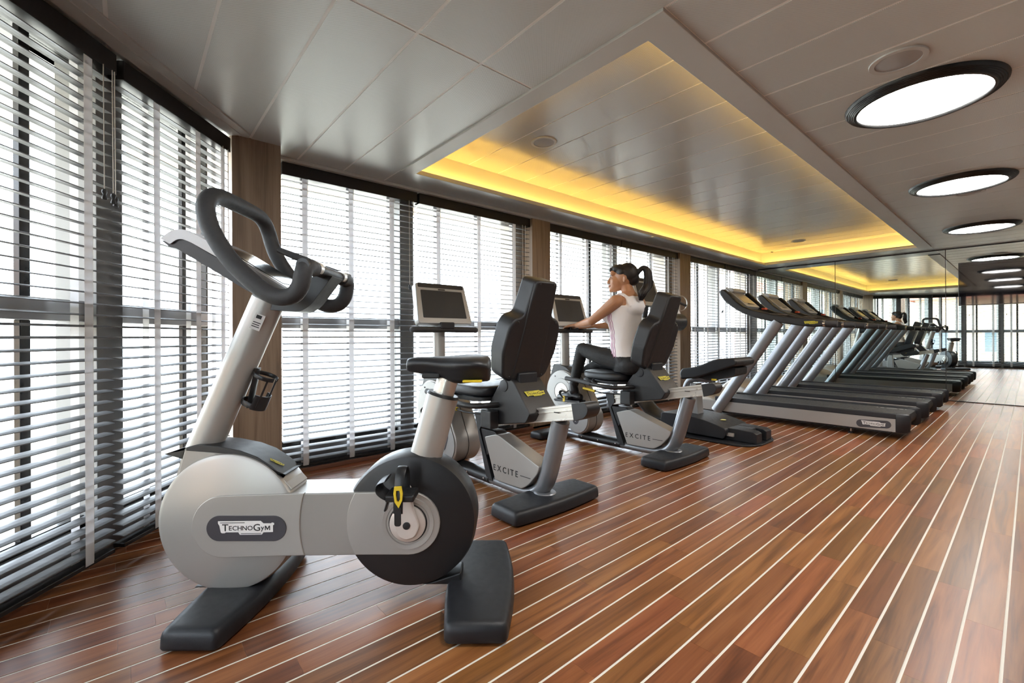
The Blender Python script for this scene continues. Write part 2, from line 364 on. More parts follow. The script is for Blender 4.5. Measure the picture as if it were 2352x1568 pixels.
for i in range(len(XK) - 1):
    a, c = XK[i] + .007, XK[i + 1] - .007
    if c < -1.1 or a > LX: continue
    c = min(c, LX)
    if c <= 1.60:
        panel(clip_room([(a, YR), (c, YR), (c, 1.668), (a, 1.668)], .12), ZC, 'ceiling_metal')
        panel(clip_room([(a, 1.682), (c, 1.682), (c, 3.44), (a, 3.44)], .12), ZC, 'ceiling_metal')
    else: panel([(a, YR), (c, YR), (c, .925), (a, .925)], ZC, 'ceiling_metal')
    a2, c2 = XK[i] + .041, XK[i + 1] + .029
    if c2 > RX0 and a2 < RX1: panel([(max(a2, RX0), RY0), (min(c2, RX1), RY0), (min(c2, RX1), RY1), (max(a2, RX0), RY1)], ZR, 'recess_metal')
for x0, x1 in ((1.595, 5.1), (5.106, LX)): panel([(x0, OY1), (x1, OY1), (x1, 3.44), (x0, 3.44)], ZC, 'ceiling_plain')
panel([(OX1, .935), (LX, .935), (LX, OY1 - .004), (OX1, OY1 - .004)], ZC, 'ceiling_plain')
MB().prism([(1.585, .93), (OX1, .93), (OX1, OY0), (OX0, OY0), (OX0, OY1), (1.585, OY1)], ZC - .012, ZC + .012, lambda a, c, t: (a, c, t)).build('trim_1', 'trim_paint', bevel=.003)
S(bpy.data.objects['trim_1'], 'flat pale border board around the lit ceiling recess')
b = MB()   # lip that hides the light strip
for x0, x1, y0, y1 in ((OX0 - .012, OX0, OY0, OY1), (OX1, OX1 + .012, OY0, OY1), (OX0, OX1, OY0 - .012, OY0), (OX0, OX1, OY1, OY1 + .012)): b.box((x0, y0, ZC + .0005), (x1, y1, ZC + .035))
b.build('lip', 'trim_paint', ceiling, smooth=False)
for nm, x0, x1, y0, y1 in (('n', OX0 - .05, OX0 - .025, OY0, OY1), ('f', OX1 + .025, OX1 + .05, OY0, OY1), ('r', OX0, OX1, OY0 - .05, OY0 - .025), ('l', OX0, OX1, OY1 + .025, OY1 + .05)):
    MB().box((x0, y0, ZC + .013), (x1, y1, ZC + .024)).build('light_strip', 'cove_led', ceiling, smooth=False)

# ---- left wall: columns, head, plinth
b = MB(); b.box((.78, 3.53, 2.215), (LX + .1, 3.80, 2.32)).box((.78, 3.56, -.06), (LX + .1, 3.80, .16)).box((LX + .0, 3.45, -.06), (LX + .1, 3.8, 2.32))
wl = b.build('wall_left', 'facade_grey', smooth=False); S(wl, 'dark wall head and plinth of the long window front')
MB().prism([(.50, 3.26), (.78, 3.26), (.78, 3.80), (.60, 3.80), (.49, 3.36)], 0, ZC + .005, lambda a, c, t: (a, c, t)).build('trim_2', 'column_wood', smooth=False); S(bpy.data.objects['trim_2'], 'broad brown wood-clad corner column behind the upright bike')
for i, (x0, x1) in enumerate(((3.24, 3.51), (6.28, 6.60))):
    o = MB().box((x0, 3.43, 0), (x1, 3.80, 2.225)).build('trim_%d' % (3 + i), 'column_wood', smooth=False)
    S(o, ('brown wood-clad column beside the first recumbent bike' if i == 0 else 'brown wood-clad column near the arm ergometer'))
    MB().box((x0 - .13, 3.60, .16), (x0, 3.80, 2.215)).build('reveal', 'wall_paint', wl, smooth=False)
MB().box((LX - .16, 3.60, .16), (LX, 3.80, 2.215)).build('reveal', 'wall_paint', wl, smooth=False)
MB().box((.78, 3.43, 0), (LX, 3.455, .028)).build('baseboard_left', 'base_wood', bevel=.003); S(bpy.data.objects['baseboard_left'], 'low reddish wood skirting under the long row of blinds')
MB().box((.78, 3.425, 2.226), (LX, 3.53, 2.2495)).build('trim_5', 'trim_paint', bevel=.003); S(bpy.data.objects['trim_5'], 'narrow pale ceiling strip above the long row of blinds')

# ---- windows
_wn = [0]
def window(p0, p1, posts, mulls, off, label, zt=(1.045, 1.135)):
    """p0->p1 along the wall, outside on the left of that direction"""
    _wn[0] += 1; d = Vector((p1[0] - p0[0], p1[1] - p0[1])); ln = d.length
    t = empty('window_%d' % _wn[0], (p0[0], p0[1], 0), atan2(d.y, d.x)); S(t, label); y0, y1 = off, off + .06
    b = MB(); b.box((0, y0, .15), (ln, y1, .20)).box((0, y0, 2.17), (ln, y1, 2.225)).box((0, y0, .20), (.014, y1, 2.17)).box((ln - .014, y0, .20), (ln, y1, 2.17))
    b.build('frame', 'window_black', t, bevel=.003)
    b = MB(); b.box((.045, y0 - .03, zt[0]), (ln - .045, y1 + .02, zt[1])); b.build('transom', 'window_grey', t, bevel=.006)
    cuts = [.014]
    for a, c in posts:
        MB().box((a, y0 - .06, .16), (c, y1 + .06, 2.215)).build('post', 'post_grey' if p0[0] > 3 else 'facade_grey', t, bevel=.003); cuts += [a, c]
    for a in mulls:
        MB().box((a - .02, y0 - .005, .20), (a + .02, y0 + .020, zt[0])).box((a - .02, y0 - .005, zt[1]), (a + .02, y0 + .020, 2.17)).build('mullion', 'window_black', t, bevel=.003); cuts += [a - .02, a + .02]
    cuts = sorted(cuts) + [ln - .014]
    for i in range(0, len(cuts), 2):
        for z0, z1 in ((.20, zt[0]), (zt[1], 2.17)):
            if cuts[i + 1] - cuts[i] > .03: MB().box((cuts[i], y0 + .025, z0), (cuts[i + 1], y0 + .033, z1)).build('pane', 'pane_glass', t, smooth=False)
    return t
window((.78, YW), (3.24, YW), [(1.01, 1.14)], [], .17, 'tall window front behind the blinds next to the upright bike')
window((3.51, YW), (6.28, YW), [(1.30, 1.39)], [.90, 2.30], .17, 'tall window front behind the blinds next to the seated woman')
window((6.60, YW), (LX, YW), [(1.20, 1.27)], [.60, 1.70], .17, 'tall window front behind the blinds next to the treadmills')
FL = ['window front of the angled corner bay beside the wood column', 'window front of the second angled bay at the left edge', 'window front of the third bay seen only in the mirror', 'window front of the fourth bay seen only in the mirror', 'window front of the rear bay behind the camera']
wr = MB()
for i in range(5):
    p1, p0 = KN[i], KN[i + 1]
    ln = (Vector(p1) - Vector(p0)).length
    window(p0, p1, [(-.06, .06)] if i else [(-.03, .105)], [(.594, .552, .5, .5, .5)[i]], .15, FL[i])
    d = (Vector(p1) - Vector(p0)).normalized(); n = Vector((-d.y, d.x)); M = Matrix.Translation((p0[0], p0[1], 0)) @ Matrix.Rotation(atan2(d.y, d.x), 4, 'Z')
    wr.box((-.1, .10, 2.225), (ln + .1, .36, 2.32), M).box((-.1, .12, -.06), (ln + .1, .36, .155), M)
wr.box((-1.30, YR - .1, -.06), (-1.085, -.25, 2.32))
S(wr.build('wall_rear', 'facade_grey', smooth=False), 'dark head and plinth of the faceted rear window front')
S(MB().box((-1.3, YR - .12, -.06), (LX + .1, YR - .005, 2.32)).build('wall_right', 'wall_paint', smooth=False), 'plain pale wall on the far right of the gym')

b = MB()
for i in range(5):
    p1, p0 = Vector(KN[i]), Vector(KN[i + 1]); nx = [Vector(k) for k in KN]
    def inn(k):
        d = (nx[max(k - 1, 0)] - nx[min(k + 1, 5)]).normalized(); return Vector((d.y, -d.x))
    q = [tuple(p0 + inn(i + 1) * g) for g in (-.01, .115)] + [tuple(p1 + inn(i) * g) for g in (.115, -.01)]; b.prism(q, ZC - .010, ZC - .0008, lambda a, c, t: (a, c, t))
    q = [tuple(p0 + inn(i + 1) * g) for g in (.045, .065)] + [tuple(p1 + inn(i) * g) for g in (.065, .045)]; b.prism(q, ZC - .014, ZC - .010, lambda a, c, t: (a, c, t))
S(b.build('trim_6', 'trim_paint', smooth=False), 'narrow ceiling strip along the angled window bays')
# ---- mirror wall and television
wf = S(MB().box((LX + .012, YR - .1, -.06), (LX + .1, 3.45, 2.32)).build('wall_far', 'facade_grey', smooth=False), 'end wall faced with large mirror panels')
ys = [3.448, 2.19, .826, -.54, -1.9, YR + .005]
for i in range(5): MB().box((LX, ys[i + 1] + .002, .012), (LX + .008, ys[i] - .002, ZC - .016)).build('mirror_panel', 'mirror_glass', wf, smooth=False)
for y in ys[1:5]: MB().box((LX - .003, y - .004, .012), (LX + .01, y + .004, ZC - .016)).build('mirror_joint', 'window_black', wf, smooth=False)
MB().box((LX - .004, YR + .005, ZC - .016), (LX + .01, 3.448, ZC - .002)).build('mirror_top_strip', 'window_black', wf, smooth=False)
MB().box((LX - .004, YR + .005, 0.001), (LX + .01, 3.448, .012)).build('mirror_base_strip', 'window_black', wf, smooth=False)
tv = tag(empty('television', (LX - .03, .14, 1.40)), 'large black flat television screen mounted on the mirror wall', 'television')
MB().box((-.006, -.55, 0), (.0275, .55, .62)).build('case', 'black_plastic', tv, bevel=.003)
MB().box((-.009, -.542, .008), (-.0055, .542, .612)).build('screen', 'tv_glass', tv, smooth=False)

# ---- ceiling lamps and speakers
def ceil_light(x, label):
    t = tag(empty('ceiling_light', (x, .385, ZC)), label, 'ceiling light', 'round ceiling lights in a row')
    pr = [(.268, -.004), (.268, -.030), (.274, -.036)]
    for k in range(5): pr += [(.282 + k * .008, -.034 + k * .004), (.286 + k * .008, -.035 + k * .004)]
    pr += [(.327, -.008), (.328, -.0008), (.268, -.0008)]
    MB().lathe(pr, 72).build('ring', 'black_ring', t, ang=50)
    MB().lathe([(.2675, -.0012), (.2675, -.022), (.05, -.0235), (0, -.0235)], 72).build('diffuser', 'lamp_diffuser', t)
for x, l in ((3.24, 'largest and nearest round ceiling light with black rim'), (5.30, 'second round ceiling light with black rim, midway along the ceiling'), (7.62, 'round ceiling light with black rim nearest the mirror wall'), (1.05, 'round ceiling light with black rim above the camera side, seen only in the mirror')): ceil_light(x, l)
def speaker(x, y, z, r, label):
    t = tag(empty('ceiling_speaker', (x, y, z)), label, 'speaker', 'round flush ceiling speakers')
    MB().lathe([(r, -.0006), (r, -.006), (r * .99, -.008), (r * .80, -.008), (r * .79, -.003), (r * .79, -.0006)], 48).build('ring', 'trim_paint', t)
    MB().lathe([(r * .785, -.0006), (r * .785, -.004), (r * .5, -.010), (0, -.012)], 40).build('grille', 'grille_grey', t)
speaker(2.72, .40, ZC, .108, 'pale round ceiling speaker beside the nearest ceiling light')
speaker(5.72, .36, ZC, .105, 'pale round ceiling speaker just past the second ceiling light')
speaker(8.05, .33, ZC, .105, 'pale round ceiling speaker just past the third ceiling light')
_q = px_on(1249, 326, (0, 0, ZR), (0, 0, 1)); speaker(_q.x, _q.y, ZR, .10, 'pale round speaker in the lit ceiling recess, nearest corner')
_q = px_on(1834, 553, (0, 0, ZR), (0, 0, 1)); speaker(_q.x, _q.y, ZR, .10, 'dark round speaker at the far end of the lit recess')
_q = px_on(1790, 576, (0, 0, ZR), (0, 0, 1)); h = tag(empty('ceiling_hatch', (_q.x, _q.y, ZR)), 'small square hatch in the far corner of the lit recess', 'hatch')
MB().box((-.16, -.16, -.004), (.16, .16, -.0005)).build('lid', 'recess_metal', h, bevel=.001); MB().box((-.05, .10, -.012), (.05, .125, -.004)).build('latch', 'black_plastic', h)

# ---- venetian blinds
SP, SD = .047, .05
def blind(p0, p1, tapes, cords, label, rod=True):
    d = Vector((p1[0] - p0[0], p1[1] - p0[1])); ln = d.length
    t = tag(empty('venetian_blind', (p0[0], p0[1], 0), atan2(d.y, d.x)), label, 'blind', 'grey slatted venetian blinds')
    MB().box((0, -.036, 2.135), (ln, .036, 2.2245)).build('headrail', 'black_rail', t, bevel=.003)
    MB().box((.005, -.026, .030), (ln - .005, .026, .050)).build('bottom_rail', 'black_rail', t, bevel=.004)
    b = MB(); h = SD / 2     # slightly crowned slat
    b.rings([[(x, -h, -.0024), (x, -h * .4, -.0004), (x, h * .4, -.0004), (x, h, -.0024), (x, h, .0012), (x, h * .4, .0036), (x, -h * .4, .0036), (x, -h, .0012)] for x in (.004, ln - .004)])
    me = b.mesh('slat'); me.materials.append(MATS['slat_wood']); z = .085
    while z < 2.125:
        o = bpy.data.objects.new('slat', me); COL.objects.link(o); o.parent = t; o.location = (0, 0, z); o.rotation_euler.x = radians(8); z += SP
    for s in tapes:
        for y in (-.0285, .0277): MB().box((s - .019, y, .04), (s + .019, y + .0008, 2.15)).build('ladder_tape', 'tape_cloth', t, smooth=False)
        MB().box((s + .021, -.027, .05), (s + .0225, -.0255, 2.14)).build('lift_cord', 'cord_white', t, smooth=False)
    for k, (s, zb) in enumerate(cords):
        c = MB().tube([(s, -.040, 2.14), (s + .002, -.041, zb + .04)], .0018, 6).build('pull_cord', 'cord_white', t)
        MB().lathe([(.003, .045), (.009, .04), (.010, .03), (.006, .02), (.010, .004), (.009, 0)], 10, (s + .002, -.041, zb)).build('tassel', 'cord_black', c)
    return t
YB = 3.495
blind((.835, YB), (1.905, YB), [.155, .495, .835], [(.99, 1.38), (1.03, 1.37)], 'first blind of the long window front, between the wood corner column and the grey post')
blind((1.925, YB), (3.238, YB), [.195, .645, 1.095], [(1.20, 1.34), (1.24, 1.36)], 'second blind of the long window front, behind the first recumbent bike')
blind((3.515, YB), (4.845, YB), [.20, .66, 1.12], [(1.20, 1.36), (1.235, 1.37)], 'blind of the long window front, behind the seated woman and her console')
blind((4.865, YB), (6.275, YB), [.20, .70, 1.14], [(1.25, 1.36), (1.29, 1.38)], 'blind of the long window front, behind the arm ergometer handles')
blind((6.605, YB), (7.845, YB), [.20, .62, 1.04], [(1.12, 1.36), (1.15, 1.38)], 'blind of the long window front, left of the treadmill consoles')
blind((7.865, YB), (LX - .01, YB), [.20, .62, 1.04], [(1.18, 1.36), (1.21, 1.38)], 'last blind of the long window front, beside the mirror wall')
BL = ['blind of the angled corner bay behind the upright bike handlebar', 'blind of the angled bay at the left edge of the picture', 'blind of the third rear bay, seen only in the mirror', 'blind of the fourth rear bay, seen only in the mirror', 'blind of the bay straight behind the camera']
for i in range(5):
    p1, p0 = Vector(KN[i]), Vector(KN[i + 1]); d = (p1 - p0).normalized(); n = Vector((-d.y, d.x)); ln = (p1 - p0).length
    a = p0 + d * .018 + n * .045; c = p1 - d * (.018 if i else -.005) + n * .045; L2 = (c - a).length
    tp = [[.20, .50, .72], [L2 - .135, L2 - .50], [.16, L2 - .16], [.16, L2 - .16], [.16, L2 - .16]][i]
    cd = [[(L2 - .085, 1.45), (L2 - .035, 1.43)], [(L2 - .075, 1.565), (L2 - .03, 1.56), (L2 - .018, 1.55)], [(L2 - .07, 1.55)], [(L2 - .07, 1.55)], [(L2 - .07, 1.55)]][i]
    blind(a, c, tp, cd, BL[i])

# ---- light portals in the window openings (they only guide the sky light)
def portal(p0, p1):
    d = Vector((p1[0] - p0[0], p1[1] - p0[1])); ln = d.length; n = Vector((-d.y, d.x)).normalized(); l = bpy.data.lights.new('window_portal', 'AREA'); l.shape = 'RECTANGLE'; l.size = ln; l.size_y = 2.1; l.cycles.is_portal = True
    o = bpy.data.objects.new('window_portal', l); COL.objects.link(o); m = (Vector(p0) + Vector(p1)) / 2 + n * .27
    o.location = (m.x, m.y, 1.19); o.rotation_euler = Vector((-n.x, -n.y, 0)).to_track_quat('-Z', 'Z').to_euler()
for a, c in (((.78, YW + .08), (3.24, YW + .08)), ((3.51, YW + .08), (6.28, YW + .08)), ((6.6, YW + .08), (LX, YW + .08))): portal(a, c)
for i in range(5): portal(KN[i + 1], KN[i])

# ---- outside
noise_rough(mat('quay_concrete', (.62, .56, .45), .8), .3, .75, .85); noise_rough(mat('peach_render', (.62, .42, .27), .8), 2, .75, .85); noise_rough(mat('cream_render', (.66, .58, .46), .8), 2, .75, .85)
noise_rough(mat('brick_red', (.45, .16, .10), .8), 2, .75, .85); noise_rough(mat('leaf_green', (.16, .30, .05), .7), 3, .65, .75); noise_rough(mat('bark', (.1, .07, .05), .8), 3, .75, .85); noise_rough(mat('mast_red', (.70, .02, .06), .4), 3, .35, .45)
noise_rough(mat('soffit_peach', (.70, .56, .42), .7), 2, .65, .75); noise_rough(mat('house_glass', (.10, .13, .16), .1), 2, .08, .14)
S(MB().box((-150, -150, -8.4), (150, 150, -8)).build('ground', 'quay_concrete', smooth=False), 'pale sunlit quay outside the windows')
b = MB(); b.prism([(.0, 3.86), (LX + .3, 3.86), (LX + .3, 4.25), (.0, 4.25)], 2.26, 2.42, lambda a, c, t: (a, c, t))
ko = [Vector(k) for k in KN]; out = []
for i, k in enumerate(ko):
    d = (ko[max(i - 1, 0)] - ko[min(i + 1, 5)]).normalized(); out.append(Vector((-d.y, d.x)))
for i in range(5): b.prism([tuple(ko[i + 1] + out[i + 1] * .40), tuple(ko[i] + out[i] * .40), tuple(ko[i] + out[i] * 1.35), tuple(ko[i + 1] + out[i + 1] * 1.35)], 2.26, 2.42, lambda a, c, t: (a, c, t))
S(b.build('roof_overhang', 'soffit_peach', smooth=False), 'pale roof overhang outside above the window bays')
def house(x, y, w, d, h, rz, wm, label, rows, cols, rm='brick_red'):
    t = tag(empty('building', (x, y, -8), rz), label, 'building', 'buildings across the quay')
    MB().box((-w / 2, -d / 2, 0), (w / 2, d / 2, h)).build('wall', wm, t, smooth=False)
    MB().prism([(-w / 2 - .4, h), (w / 2 + .4, h), (0, h + d * .22)], -d / 2 - .4, d / 2 + .4, lambda a, c, q: (a, q, c)).build('roof', rm, t, smooth=False)
    for r in range(rows):
        for c in range(cols):
            yy = -d / 2 + d * (c + .5) / cols; zz = 1.4 + (h - 2) * r / rows
            f = MB().box((w / 2 - .05, yy - .55, zz), (w / 2 + .06, yy + .55, zz + 1.6)).build('window', 'cream_render', t, smooth=False)
            MB().box((w / 2 + .061, yy - .42, zz + .12), (w / 2 + .075, yy + .42, zz + 1.48)).build('pane', 'house_glass', f, smooth=False)
house(-30, 14, 10, 14, 13, 0, 'cream_render', 'tall cream building across the quay, seen in the mirror', 4, 5)
house(-30, -1, 10, 13, 11.5, 0, 'peach_render', 'orange building across the quay, beside the cream one in the mirror', 3, 5)
def mast():
    p = px_on(1694, 700, (0, 16, 0), (0, 1, 0)); t = tag(empty('red_mast', (p.x, 16, -8)), 'red mast standing outside behind the first treadmill', 'mast')
    MB().tube([(0, 0, 0), (0, 0, 9.6)], .25, 16).build('pole', 'mast_red', t); MB().lathe([(.3, 0), (.3, .3), (.18, .5)], 20).build('foot', 'mast_red', t)
mast()
def tree(x, y, label):
    t = tag(empty('tree', (x, y, -8)), label, 'tree'); MB().tube([(0, 0, 0), (.1, 0, 3.5), (0, .1, 6)], [.3, .22, .12], 10).build('trunk', 'bark', t)
    r = random.Random(5); b = MB()
    for k in range(900):
        a, z, q = r.uniform(0, 2 * pi), r.uniform(4, 11), r.uniform(.3, 1) ; R = 3.4 * sqrt(max(.05, 1 - ((z - 7.5) / 3.9) ** 2)) * q; c = Vector((R * cos(a), R * sin(a), z)); u = Vector((r.uniform(-1, 1), r.uniform(-1, 1), r.uniform(-1, 1))).normalized() * .38; w = u.orthogonal().normalized() * .22
        b.add([c - u, c + w, c + u, c - w], [(0, 1, 2, 3)])
    b.build('foliage', 'leaf_green', t, smooth=False)['kind'] = 'stuff'
tree(-22, -9.5, 'green leafy tree across the quay, seen at the right of the mirror')
# ================================================================== markings
def logo(parent, M, w, plate, ink, name='maker_mark'):
    """irregular outlined plate with the maker's lettering; M maps the mark's plane (x right, y up) to the parent's axes; w = width"""
    P = [(-.5, .13), (-.5, .09), (-.475, .05), (-.45, -.07), (-.43, -.085), (-.38, -.085), (-.36, -.07), (-.14, -.07), (-.11, -.115), (.28, -.115), (.31, -.075), (.48, -.07), (.48, .05), (.5, .06), (.5, .09), (.46, .10), (.45, .085), (.31, .085), (.26, .13)]
    b = MB().prism([(a * w, c * w) for a, c in P], 0, .0012, lambda a, c, t: tuple(M @ Vector((a, c, t)))); o = b.build(name, plate, parent, smooth=False)
    x = -.425
    vs = MB()
    for ch, sz, dy in (('T', .175, -.045), ('E', .115, -.035), ('C', .115, -.035), ('H', .115, -.035), ('N', .115, -.035), ('O', .115, -.035), ('G', .175, -.045), ('y', .125, -.030), ('M', .112, -.035)):
        k = 1.08
        if ch == 'M':
            g = [(a * sz * w * .80, c * sz * w) for a, c in ((0, 0), (0, .70), (.22, .70), (.475, .28), (.73, .70), (.95, .70), (.95, 0), (.80, 0), (.80, .48), (.54, .06), (.41, .06), (.15, .48), (.15, 0))]
            vs.prism([(x * w + a * k, c + dy * w) for a, c in g], .001, .0018, lambda a, c, q: tuple(M @ Vector((a, c, q)))); x += .95 * sz * .80 * k + .012; continue
        me = text_mesh(ch, sz * w); xs = [v.co.x for v in me.vertices]; x0, x1 = min(xs), max(xs)
        vs.add([tuple(M @ Vector((x * w + (v.co.x - x0) * k, v.co.y + dy * w, .0014 + v.co.z))) for v in me.vertices], [tuple(p.vertices) for p in me.polygons]); x += (x1 - x0) * k / w + .012; bpy.data.meshes.remove(me)
    for a, c, q, s in ((-.46, .098, -.02, .108), (-.09, -.098, .27, -.088)): vs.add([tuple(M @ Vector((u * w, v * w, .0022))) for u, v in ((a, c), (q, c), (q, s), (a, s))], [(0, 1, 2, 3)])
    vs.build('lettering', ink, o if False else parent, smooth=False)
    return o
def lettering(parent, txt, M, size, m, track=0.0, name='lettering'):
    b = MB(); x = 0.0
    for ch in txt:
        me = text_mesh(ch, size); xs = [v.co.x for v in me.vertices]
        if xs:
            b.add([tuple(M @ Vector((x + v.co.x - min(xs), v.co.y, v.co.z))) for v in me.vertices], [tuple(p.vertices) for p in me.polygons]); x += max(xs) - min(xs) + track
        else: x += size * .3
        bpy.data.meshes.remove(me)
    b.build(name, m, parent, smooth=False); return x
def nearside(x, y, z, tilt=0.0):
    """plane of a thing's near side (local -x): the mark reads from outside; its right points to local -y"""
    return Matrix.Translation((x, y, z)) @ Matrix.Rotation(tilt, 4, 'X') @ Matrix(((0, 0, -1, 0), (-1, 0, 0, 0), (0, 1, 0, 0), (0, 0, 0, 1)))

def base_foot(parent, y0, y1a, hw, h, xs, name='base_foot', bulge=.03, slope=0.0):
    """low moulded floor foot across the thing: long along local x; plan from y0..y1a, waist bulge"""
    xa, xb = xs; n = 9; pl = []
    for k in range(n): t = k / (n - 1); pl.append((xa + (xb - xa) * t, y1a + bulge * sin(pi * t)))
    for k in range(n): t = 1 - k / (n - 1); pl.append((xa + (xb - xa) * t, y0 - bulge * sin(pi * t)))
    cy = (y0 + y1a) / 2; cx = (xa + xb) / 2; rings = []; pl = rpoly(pl, [.022 if i in (0, n - 1, n, 2 * n - 1) else 0 for i in range(2 * n)], 4)
    for ins, z in ((.010, .005), (.002, .010), (0, .016), (.001, h * .62), (.004, h * .80), (.010, h * .92), (.018, h * .975), (.030, h)):
        rings.append([(cx + (x - cx) * (1 - ins / abs(xb - xa) * 2), cy + (y - cy) * (1 - ins / ((y1a - y0) / 2)), z) for x, y in pl])
    return MB().rings(rings).build(name, 'charcoal_plastic', parent, ang=60)

# ================================================================== upright exercise bike
def upright_bike():
    FR = Frame((.677, 1.655, 0), radians(50)); t = tag(empty('upright_exercise_bike', FR.loc, FR.rot), 'large silver and black upright exercise bike in the left foreground', 'exercise bike')
    P = FR.px; w = .08
    # feet
    def pl(px, py): q = FR.I @ px_on(px, py, (0, 0, 0), (0, 0, 1)); return q
    for pts, nm in ((((368, 1497), (492, 1509)), 'front'), (((1018, 1495), (1165, 1478)), 'rear')):
        a, c = pl(*pts[0]), pl(*pts[1]); ym = (a.y + c.y) / 2; hw = abs(a.y - c.y) / 2; x0 = (a.x + c.x) / 2
        base_foot(t, ym - hw, ym + hw, hw, .072, (x0, -x0 + .0), bulge=.028)
    # front disc with raised beam
    c0, r0 = P(519, 1201, -w), None; r0 = abs(P(519, 1361, -w)[1] - c0[1])
    MB().lathe([(0, -w), (r0 - .020, -w), (r0 - .006, -w + .006), (r0, -w + .022), (r0, w - .022), (r0 - .006, w - .006), (r0 - .02, w), (0, w)], 72, (0, c0[0], c0[1]), 'x').build('front_wheel_cover', 'silver_paint', t, ang=25)
    # black rear housing
    c1 = P(941, 1199, -w); r1 = abs(P(941, 1352, -w)[1] - c1[1])
    MB().lathe([(0, -w + .004), (r1 - .024, -w + .004), (r1 - .008, -w + .010), (r1, -w + .034), (r1, w - .034), (r1 - .008, w - .01), (r1 - .024, w - .004), (0, w - .004)], 72, (0, c1[0], c1[1]), 'x').build('rear_housing', 'dark_grey_plastic', t, ang=25)
    a, c, d, e = P(1000, 1320, 0), P(1062, 1300, 0), P(1062, 1400, 0), P(985, 1385, 0)
    MB().prism([a, c, (c[0], .055), (e[0] + .02, .055)], -.045, .045).build('rear_neck', 'dark_grey_plastic', t, bevel=.008)
    f1, f2 = P(560, 1330, 0), P(470, 1330, 0); MB().prism([(f1[0], f1[1]), (f2[0], f2[1]), (f2[0] + .01, .055), (f1[0] - .01, .055)], -.045, .045).build('front_neck', 'dark_grey_plastic', t, bevel=.008)
    # beam
    b0, b1 = P(514, 1208, -w), P(939, 1200, -w); rb0 = abs(P(514, 1279, -w)[1] - b0[1]); rb1 = abs(P(939, 1272, -w)[1] - b1[1])
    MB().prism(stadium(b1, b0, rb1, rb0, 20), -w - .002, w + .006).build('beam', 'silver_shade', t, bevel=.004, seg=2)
    ra_, rc_ = abs(P(690, 1200, -w)[0] - b1[0]), abs(P(797, 1200, -w)[0] - b1[0])     # two rims round the crank axis
    def rim(r, up): k = sin(.0); z = (b1[1] + rb1 * .985) if up else (b1[1] - rb1 * .985); dz = z - b1[1]; return (b1[0] + sqrt(r * r - dz * dz), z)
    arc = lambda r, a0, a1: [(b1[0] + r * cos(a0 + (a1 - a0) * i / 12), b1[1] + r * sin(a0 + (a1 - a0) * i / 12)) for i in range(13)]
    aa = math.asin(rb1 * .985 / ra_); ac = math.asin(rb1 * .985 / rc_)
    left = [(b0[0] + rb0 * cos(pi / 2 - pi * i / 20), b0[1] + rb0 * sin(pi / 2 - pi * i / 20)) for i in range(21)]
    MB().prism(left + arc(ra_, -aa, aa), -w - .0065, -w + .01).build('beam_front_plate', 'silver_paint', t, bevel=.003)
    right = [(b1[0] + rb1 * cos(-pi / 2 - pi * i / 20), b1[1] + rb1 * sin(-pi / 2 - pi * i / 20)) for i in range(21)]
    MB().prism(right + arc(rc_, ac, -ac), -w - .0065, -w + .01).build('beam_rear_plate', 'silver_paint', t, bevel=.003)
    # badge with the maker's mark
    g0, g1 = P(507, 1211, -w), P(631, 1211, -w); rg = abs(P(507, 1240, -w)[1] - g0[1])
    bd = MB().prism(stadium(g1, g0, rg, rg, 16), -w - .0095, -w - .005).build('badge', 'badge_grey', t, bevel=.001)
    m = P(569, 1210, -w); logo(bd, nearside(-w - .0095, m[0], m[1]), abs(P(505, 1210, -w)[0] - P(633, 1210, -w)[0]), 'decal_white', 'decal_black')
    # crank side
    cc = P(938, 1199, -w); rr = abs(P(938, 1241, -w)[1] - cc[1])
    MB().lathe([(rr * 1.42, -w - .0055), (rr * 1.40, -w - .0105), (rr * 1.2, -w - .0095), (rr * 1.06, -w - .0005), (rr * 1.04, -w - .004)], 48, (0, cc[0], cc[1]), 'x').build('crank_surround', 'silver_paint', t)
    MB().lathe([(rr * 1.05, -w - .0035), (rr * 1.05, -w - .007), (0, -w - .0071)], 48, (0, cc[0], cc[1]), 'x').build('crank_gap', 'black_plastic', t)
    def crank(sx, up, front):
        x0, x1 = sx * (w + .008), sx * (w + .030); s = 1 if up else -1
        top = .130
        MB().lathe([(rr * .97, sx * (w + .006)), (rr * .97, sx * (w + .016)), (rr * .90, sx * (w + .019)), (0, sx * (w + .020))], 44, (0, cc[0], cc[1]), 'x').build('crank_disc', 'crank_alloy', t)
        arm = rpoly([(cc[0] + a * .001, cc[1] + s * c * .001) for a, c in ((-46, -6), (-38, 22), (-26, 52), (-19, 85), (-16, 132), (0, 148), (16, 132), (19, 85), (26, 52), (38, 22), (46, -6), (30, -42), (0, -54), (-30, -42))], .012, 4)
        o = MB().prism(arm, min(x0, x1), max(x0, x1)).build('crank_arm', 'crank_alloy', t, bevel=.005, seg=3)
        MB().lathe([(.013, 0), (.013, -sx * -.004), (0, -sx * -.005)], 20, (x1, cc[0], cc[1]), 'x').build('crank_bolt', 'black_plastic', o)
        py, pz = cc[0], cc[1] + s * top
        pd = MB(); y0, z0 = py, pz
        xs = (x1 + sx * .012, x1 + sx * .10)
        pd.box((min(xs), y0 - .047, z0 - .012), (max(xs), y0 + .050, z0 + .012)); p = pd.build('pedal', 'black_plastic', t, bevel=.006)
        MB().tube([(x1 - sx * .004, y0, z0), (xs[1], y0, z0)], .008, 12).build('spindle', 'chrome', p)
